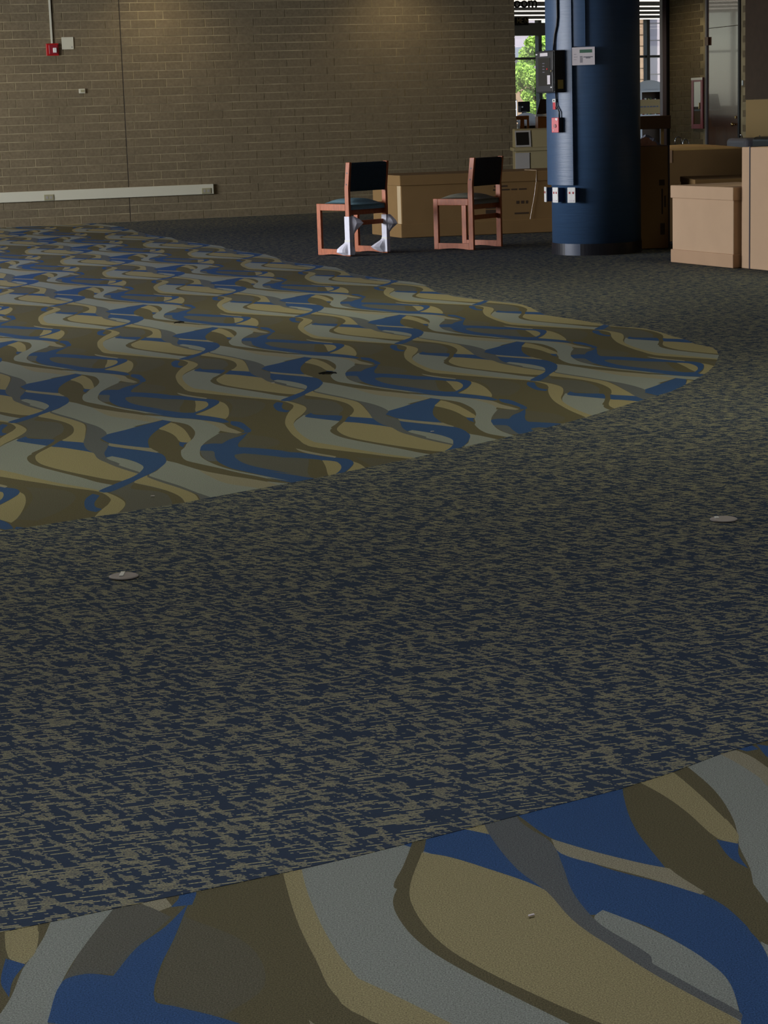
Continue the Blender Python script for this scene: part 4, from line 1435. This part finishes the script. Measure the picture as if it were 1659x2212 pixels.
def arc_band(a0, a1, r0, r1, z0, z1, n=24):
    mb = MB()
    for i in range(n):
        t0, t1 = a0 + (a1 - a0) * i / n, a0 + (a1 - a0) * (i + 1) / n
        d0, d1 = V(math.cos(t0), math.sin(t0), 0), V(math.cos(t1), math.sin(t1), 0)
        pts = [PC + d0 * r0, PC + d1 * r0, PC + d1 * r1, PC + d0 * r1]
        mb.prism([p + Z3 * z0 for p in pts], Z3 * (z1 - z0))
    return mb


def pang(th):
    """angle in plan for th degrees to the left of the direction to the camera"""
    return -math.pi / 2 - math.radians(th)


arc_band(pang(50), pang(27), PR - 0.02, PR + 0.007, 0, 0.1, 20).build('base_patch', M_RUBBER2, col)  # base piece ending at a joint, its gloss reflection put in as grey
arc_band(pang(27), pang(27) + 2 * math.pi - math.radians(23), PR - 0.02, PR + 0.006, 0, 0.1, 72).build('base_band', M_RUBBER, col)


def pframe(th):
    a = pang(th)
    n = V(math.cos(a), math.sin(a), 0)
    t = V(-math.sin(a), math.cos(a), 0)      # towards the right seen from outside
    return n, t


def pbox(mb, th, w, z0, z1, r0, r1):
    n, t = pframe(th)
    return mb.box(PC + n * r0 - t * w / 2 + Z3 * z0, t * w, n * (r1 - r0), Z3 * (z1 - z0))


# curved cable chases on the column
o = arc_band(pang(104), pang(33.5), PR - 0.004, PR + 0.034, 0.60, CEIL, 28).build('cable_chase', M_BLUE, col)
o['label'] = 'wide curved blue cable chase on the left half'
o = arc_band(pang(33.4), pang(17), PR - 0.004, PR + 0.02, 1.752, CEIL, 10).build('cable_chase', M_BLUE, col)
o['label'] = 'narrow curved blue cable chase above the white notice'
# outlet boxes
for i, (th, lab) in enumerate(((33.8, 'white outlet facing the viewer, rightmost on the blue column'), (56.7, 'middle white outlet on the blue column'), (82, 'white outlet seen edge-on at the left of the blue column'))):
    n, t = pframe(th)
    root = thing('outlet_box', PC + n * PR + Z3 * 0.445, lab, 'outlet', 'outlet boxes on the column')
    pbox(MB(), th, 0.070, 0.459, 0.577, PR - 0.01, PR + 0.058).build('box', M_NAVYBOX, root, bevel=0.003)
    o = pbox(MB(), th, 0.076, 0.453, 0.583, PR + 0.058, PR + 0.068).build('cover_plate', M_WHITE, root, bevel=0.003)
    for s in (-1, 1):
        MB().cbox(PC + n * (PR + 0.069) + t * s * 0.017 + Z3 * 0.537, t * 0.013, n * 0.003, Z3 * 0.018).build('socket', M_RED, o)
    MB().cbox(PC + n * (PR + 0.069) + Z3 * 0.470, t * 0.05, n * 0.003, Z3 * 0.012).build('label_strip', M_PAPER, o)
# alarm panel
th = 62.5
n, t = pframe(th)
za, zb_ = 1.378, 1.728
root = thing('alarm_panel', PC + n * PR + Z3 * za, 'black wall-hung alarm panel on the left of the blue column', 'panel')
pbox(MB(), th, 0.285, za, zb_, PR + 0.0, PR + 0.115).build('body', M_BLACK, root, bevel=0.004)
fr_ = PR + 0.115
d = pbox(MB(), th, 0.274, za + 0.008, zb_ - 0.008, fr_, fr_ + 0.012).build('door', M_BLACK, root, bevel=0.003)


def on_door(u0, u1, v0, v1, m, nm, par, thick=0.003, base=0.012):
    MB().box(PC + n * (fr_ + base) + t * u0 + Z3 * (za + v0), t * (u1 - u0), n * thick, Z3 * (v1 - v0)).build(nm, m, par)


on_door(-0.09, 0.095, 0.06, 0.29, M_SCREEN, 'window', d)
on_door(-0.06, 0.06, 0.305, 0.332, M_PAPER, 'label_strip', d)
on_door(-0.128, -0.1, 0.318, 0.327, M_WHITE, 'badge', d)
on_door(0.055, 0.1, 0.07, 0.145, M_PAPER, 'list_label', d, 0.003, 0.0155)
for i in range(4):
    on_door(-0.02, 0.015, 0.17 + i * 0.024, 0.176 + i * 0.024, M_GREYP, 'text_line', d, 0.002, 0.0155)
on_door(0.045, 0.06, 0.19, 0.205, M_RED, 'button', d, 0.003, 0.0155)
on_door(0.098, 0.122, 0.04, 0.05, M_WHITE, 'badge', d)
kp = PC + n * (fr_ + 0.012) + t * 0.122 + Z3 * (za + 0.18)
MB().tube([kp, kp + n * 0.012], 0.01, 10).build('lock', M_CHROME, d)
MB().box(PC + n * (fr_ - 0.085) + t * 0.1425 + Z3 * (za + 0.03), n * 0.055, t * 0.002, Z3 * 0.075).build('side_label', M_YELLOWL, root)
# cable from the ceiling to the panel
n2, t2 = pframe(52)
up = PC + n2 * (PR + 0.045)
pts = [up + Z3 * CEIL, up + Z3 * 2.0, up - t2 * 0.01 + Z3 * 1.93, up - t2 * 0.035 + Z3 * 1.86, up - t2 * 0.045 + Z3 * 1.80, up - t2 * 0.05 + Z3 * 1.725]
o = MB().tube(pts, 0.009, 8).build('power_cable', M_BLACK, smooth=True)
tag(o, 'black cable running from the ceiling down to the alarm panel', 'cable')
lo = PC + pframe(56)[0] * (PR + 0.046) + Z3 * 1.38
le = PC + pframe(52)[0] * (PR + 0.05) + Z3 * 1.165
o = MB().tube([lo, lo - Z3 * 0.06, (lo + le) / 2 - t2 * 0.012, le + Z3 * 0.05 + t2 * 0.012, le + t2 * 0.012], 0.007, 8).build('power_cable', M_BLACK, smooth=True)
tag(o, 'thin black cable between alarm panel and red box', 'cable')
# red pull box
th = 52.5
n, t = pframe(th)
root = thing('pull_station', PC + n * PR + Z3 * 1.04, 'small red box on the column below the alarm panel', 'alarm')
pbox(MB(), th, 0.088, 1.045, 1.17, PR + 0.02, PR + 0.075).build('case', M_BLACK, root)
o = pbox(MB(), th, 0.088, 1.045, 1.17, PR + 0.075, PR + 0.086).build('cover', M_REDBOX, root, bevel=0.003)
MB().cbox(PC + n * (PR + 0.087) + t * 0.018 + Z3 * 1.158, t * 0.025, n * 0.003, Z3 * 0.013).build('tab', M_WHITE, o)
kk = PC + n * (PR + 0.086) + Z3 * 1.10
MB().tube([kk, kk + n * 0.005], 0.016, 12).build('key_lock', M_DARKRED, o)
for s in (-1, 1):
    kk = PC + n * (PR + 0.086) + t * 0.02 * s + Z3 * (1.107 + 0.04 * s)
    MB().tube([kk, kk + n * 0.002], 0.005, 8).build('screw', M_WHITE, o)
# red tag
th = 60
n, t = pframe(th)
root = thing('key_tag', PC + n * PR + Z3 * 1.22, 'small red hanging tag with white top on the column', 'tag')
MB().cbox(PC + n * (PR + 0.042) + Z3 * 1.268, t * 0.04, n * 0.008, Z3 * 0.06).build('strip', M_REDBOX, root, bevel=0.002)
MB().cbox(PC + n * (PR + 0.042) + Z3 * 1.312, t * 0.05, n * 0.01, Z3 * 0.03).build('clip', M_WHITE, root, bevel=0.003)
MB().cbox(PC + n * (PR + 0.048) + Z3 * 1.312, t * 0.014, n * 0.003, Z3 * 0.012).build('hole', M_BLACK, root)
# printed notice
th = 19
n, t = pframe(th)
root = thing('paper_notice', PC + n * (PR + 0.036) + Z3 * 1.592, 'white printed notice taped on the blue column', 'notice')
z0, z1, w_ = 1.597, 1.744, 0.194
c_ = PC + n * (PR + 0.036)
pp = MB().box(c_ - t * w_ / 2 + Z3 * z0, t * w_, n * 0.002, Z3 * (z1 - z0)).build('sheet', M_PAPER, root)


def on_sheet(u0, u1, v0, v1, m, nm):
    MB().box(c_ + n * 0.002 + t * u0 + Z3 * (z0 + v0), t * (u1 - u0), n * 0.0008, Z3 * (v1 - v0)).build(nm, m, pp)


on_sheet(-0.032, 0.075, 0.100, 0.127, M_GREENP, 'banner')
on_sheet(0.0, 0.08, 0.062, 0.069, M_GREYP, 'text_line')
on_sheet(0.02, 0.06, 0.054, 0.061, M_GREYP, 'text_line')
for i in range(5):
    on_sheet(-0.03, -0.008, 0.022 + i * 0.011, 0.029 + i * 0.011, M_GREYP, 'text_line')
for i in range(3):
    on_sheet(-0.082, -0.06 + 0.01 * (i % 2), 0.045 + i * 0.022, 0.0475 + i * 0.022, M_GREYP, 'text_line')

# ================================================================== CARTONS


def carton(P, u, v, L, D, H, label, m=M_CARD, mb_=M_CARDE, lid=None, base=None, over=0.012):
    """P: floor corner nearest; u along the front face, v to the back"""
    P = V(P[0], P[1], 0.0035)
    u, v = V(*u, 0), V(*v, 0)
    u, v = u / np.linalg.norm(u), v / np.linalg.norm(v)
    root = thing('cardboard_carton', P + u * L / 2 + v * D / 2, label, 'carton', 'cardboard cartons')
    MB().box(P, u * L, v * D, Z3 * (H - 0.004)).build('body', m, root, bevel=0.006)
    if lid:
        MB().box(P - u * over - v * over + Z3 * (H - lid), u * (L + 2 * over), v * (D + 2 * over), Z3 * lid).build('lid', m, root, bevel=0.006)
    if base:
        MB().box(P - u * over - v * over, u * (L + 2 * over), v * (D + 2 * over), Z3 * base).build('base_tray', mb_, root, bevel=0.006)
    return root, P, u, v


def printed(root, P, u, v, x0, x1, z0, z1, off=0.0012):
    nv = -v
    MB().box(P + u * x0 + nv * (off - 0.001) + Z3 * z0, u * (x1 - x0), nv * 0.0015, Z3 * (z1 - z0)).build('print_mark', M_INK, root)


# long carton behind the chairs
r1, P, u, v = carton((0.275, 20.74), (1.0, 0.141), (-0.335, 0.942), 2.3, 0.86, 0.628, 'long low brown carton with lid behind the two chairs', M_CARDD, M_CARDD, 0.105, 0.14, 0.014)
for (x0, x1, z0, z1) in ((0.96, 1.10, 0.475, 0.492), (0.95, 1.0, 0.44, 0.455), (1.02, 1.12, 0.44, 0.455), (1.14, 1.2, 0.44, 0.455), (1.22, 1.3, 0.44, 0.455),
                         (0.87, 1.0, 0.26, 0.30), (0.87, 1.0, 0.19, 0.25), (1.17, 1.32, 0.195, 0.212), (1.19, 1.22, 0.30, 0.33), (1.24, 1.27, 0.30, 0.33), (1.29, 1.31, 0.30, 0.33)):
    printed(r1, P, u, v, x0, x1, z0, z1)
pt = P + u * 1.40 - v * 0.016
MB().tube([pt + Z3 * 0.632 + v * 0.3, pt + Z3 * 0.632, pt + Z3 * 0.52 - u * 0.005, pt + Z3 * 0.36 - u * 0.03, pt + Z3 * 0.14 - u * 0.075], 0.0028, 6).build('strap', M_TAPEP, r1)
MB().box(P + v * 0.01 - u * 0.0005 + Z3 * 0.14, v * 0.10, -u * 0.001, Z3 * 0.38).build('tape_strip', M_TAPEP, r1)
# tall carton just right of the column
r2_, P, u, v = carton((2.305, 17.985), (1.0, 0.06), (-0.06, 1.0), 0.30, 0.55, 0.895, 'tall narrow brown carton standing right behind the blue column', M_CARDD, M_CARDD)
for (x0, x1, z0, z1) in ((0.205, 0.255, 0.55, 0.60), (0.225, 0.24, 0.30, 0.52), (0.25, 0.265, 0.36, 0.46), (0.215, 0.255, 0.12, 0.22)):
    printed(r2_, P, u, v, x0, x1, z0, z1)
MB().box(P + u * 0.284 - v * 0.002, u * 0.016, -v * 0.004, Z3 * 0.895).build('strap', M_STRAP, r2_)
MB().box(P + u * 0.284 + Z3 * 0.892, u * 0.016, v * 0.55, Z3 * 0.004).build('strap', M_STRAP, r2_)
# big carton behind, with bulging top
r3, P, u, v = carton((2.66, 18.85), (1.0, 0.0), (0.0, 1.0), 0.80, 1.9, 0.835, 'large brown carton with bulging top in front of the door', M_CARDD, M_CARDD)
mb = MB()
nx, ny = 9, 9
for i in range(nx):
    for j in range(ny):
        uu, vv = i / (nx - 1), j / (ny - 1)
        b_ = 0.0 + 0.03 * math.sin(math.pi * uu) * math.sin(math.pi * min(1.0, 0.95 * vv))
        mb.v.append(tuple(P + u * 0.80 * uu + v * 1.9 * vv + Z3 * (0.833 + b_)))
for i in range(nx - 1):
    for j in range(ny - 1):
        a = i * ny + j
        mb.f.append((a, a + ny, a + ny + 1, a + 1))
o = mb.build('top_flap', mat('tan_cardboard', lin(186, 150, 84), 0.8, noise=0.06, nscale=5), r3, smooth=True)
so = o.modifiers.new('thickness', 'SOLIDIFY')
so.thickness = 0.004
MB().box(P + u * 0.0 - v * 0.003 + Z3 * 0.72, u * 0.09, v * 0.003, Z3 * 0.115).build('corner_tape', M_TAPEP if False else M_CARDE, r3)
# low carton between
r4, P, u, v = carton((2.72, 17.30), (1.0, -0.02), (0.02, 1.0), 0.75, 0.95, 0.615, 'low flat brown carton squeezed between the larger cartons', M_CARDD, M_CARDD, 0.05, None, 0.006)
# pale carton with lid and base tray
r5, P, u, v = carton((2.385, 16.35), (0.393, -0.92), (0.92, 0.393), 0.885, 0.60, 0.612, 'pale square carton with lid and base tray right of the column', M_CARD, M_CARDE, 0.10, 0.105, 0.011)
# tall pale strapped carton at the right edge
r6, P, u, v = carton((2.792, 15.525), (0.393, -0.92), (0.92, 0.393), 1.15, 0.75, 0.915, 'tall pale carton with dark strap at the right edge', M_CARD, M_CARDE, None, None)
MB().box(P + u * 0.105 - v * 0.003, u * 0.014, v * 0.003, Z3 * 0.915).build('strap', M_STRAP, r6)
MB().box(P + u * 0.105 + Z3 * 0.9125, u * 0.014, v * 0.75, Z3 * 0.003).build('strap', M_STRAP, r6)
# packing rests on the tall narrow carton
c_ = at_y(1397, 303, 18.35)


def crumple(name, c, size, m, label, cat, seed):
    g = np.random.default_rng(seed)
    mb = MB()
    n = 9
    for i in range(n):
        for j in range(n):
            uu, vv = i / (n - 1) - 0.5, j / (n - 1) - 0.5
            edge = max(0.0, 1 - (2 * max(abs(uu), abs(vv))) ** 2)
            z = edge * (size[2] * (0.45 + 0.55 * g.random()))
            mb.v.append((c[0] + uu * size[0] + g.normal() * 0.006, c[1] + vv * size[1] + g.normal() * 0.006, c[2] + z))
    for i in range(n - 1):
        for j in range(n - 1):
            a = i * n + j
            mb.f.append((a, a + n, a + n + 1, a + 1))
    o = mb.build(name, m)
    so = o.modifiers.new('thickness', 'SOLIDIFY')
    so.thickness = 0.003
    return tag(o, label, cat)


crumple('crumpled_paper', V(2.40, 18.16, 0.901), (0.22, 0.2, 0.075), M_PEACH, 'crumpled kraft paper lying on the tall narrow carton', 'paper', 3)
crumple('plastic_film', V(2.46, 18.42, 0.901), (0.2, 0.2, 0.10), M_GREYPL, 'grey crumpled plastic film on the tall narrow carton', 'packaging', 5)

# ================================================================== SMALL THINGS ON THE FLOOR
for i, (x, y) in enumerate(((-0.728, 5.480), (1.028, 6.003))):
    root = thing('floor_outlet', V(x, y, 0.0035), ['round steel floor outlet cover in the dark carpet, left', 'round steel floor outlet cover in the dark carpet, right'][i], 'floor outlet', 'floor outlets')
    MB().lathe(V(x, y, 0.003), [(0.041, 0.0), (0.041, 0.003), (0.036, 0.005), (0.004, 0.0055)], 32).build('cover', M_PLATE, root)
    MB().cbox(V(x - (0.005 if i == 0 else 0.02), y + 0.006, 0.0095), V(0.012, 0, 0), V(0, 0.05 if i == 0 else 0.02, 0), V(0, 0, 0.004)).build('latch', M_WHITE, root, bevel=0.001)
for i, (px, py, L) in enumerate(((708, 807, 0.07), (388, 697, 0.05))):
    c = on_floor(px, py)
    mb = MB()
    for k in range(7):
        a = rng.uniform(-0.5, 0.5)
        p = c + V(rng.uniform(-L / 2, L / 2) * 0.6, rng.uniform(-0.04, 0.04), 0.0025)
        dd = V(math.cos(a), math.sin(a), 0) * L * 0.4
        mb.tube([p - dd, p + V(0, 0.012, 0.0015), p + dd], 0.0022, 5)
    o = mb.build('lint_scrap', M_LINT)
    tag(o, ['tangle of black threads on the patterned carpet', 'small black thread on the patterned carpet near its middle'][i], 'lint')
for i, (px, py, a) in enumerate(((1148, 1982, 0.5), (330, 1074, 0.1), (590, 829, 0.2), (934, 934, 0.0))):
    c = on_floor(px, py)
    s = 0.011 if i == 0 else 0.014
    o = MB().cbox(c + V(0, 0, 0.004), V(math.cos(a), math.sin(a), 0) * s, V(-math.sin(a), math.cos(a), 0) * s * 0.35, V(0, 0, 0.003)).build('paper_scrap', M_PAPER, bevel=0.0008, seg=1)
    tag(o, ['white sliver on the tan ellipse of the nearer carpet field', 'white crumb at the front edge of the patterned carpet', 'white crumb on a tan ellipse in the patterned carpet', 'white crumb on the dark carpet beside the pattern edge'][i], 'scrap')
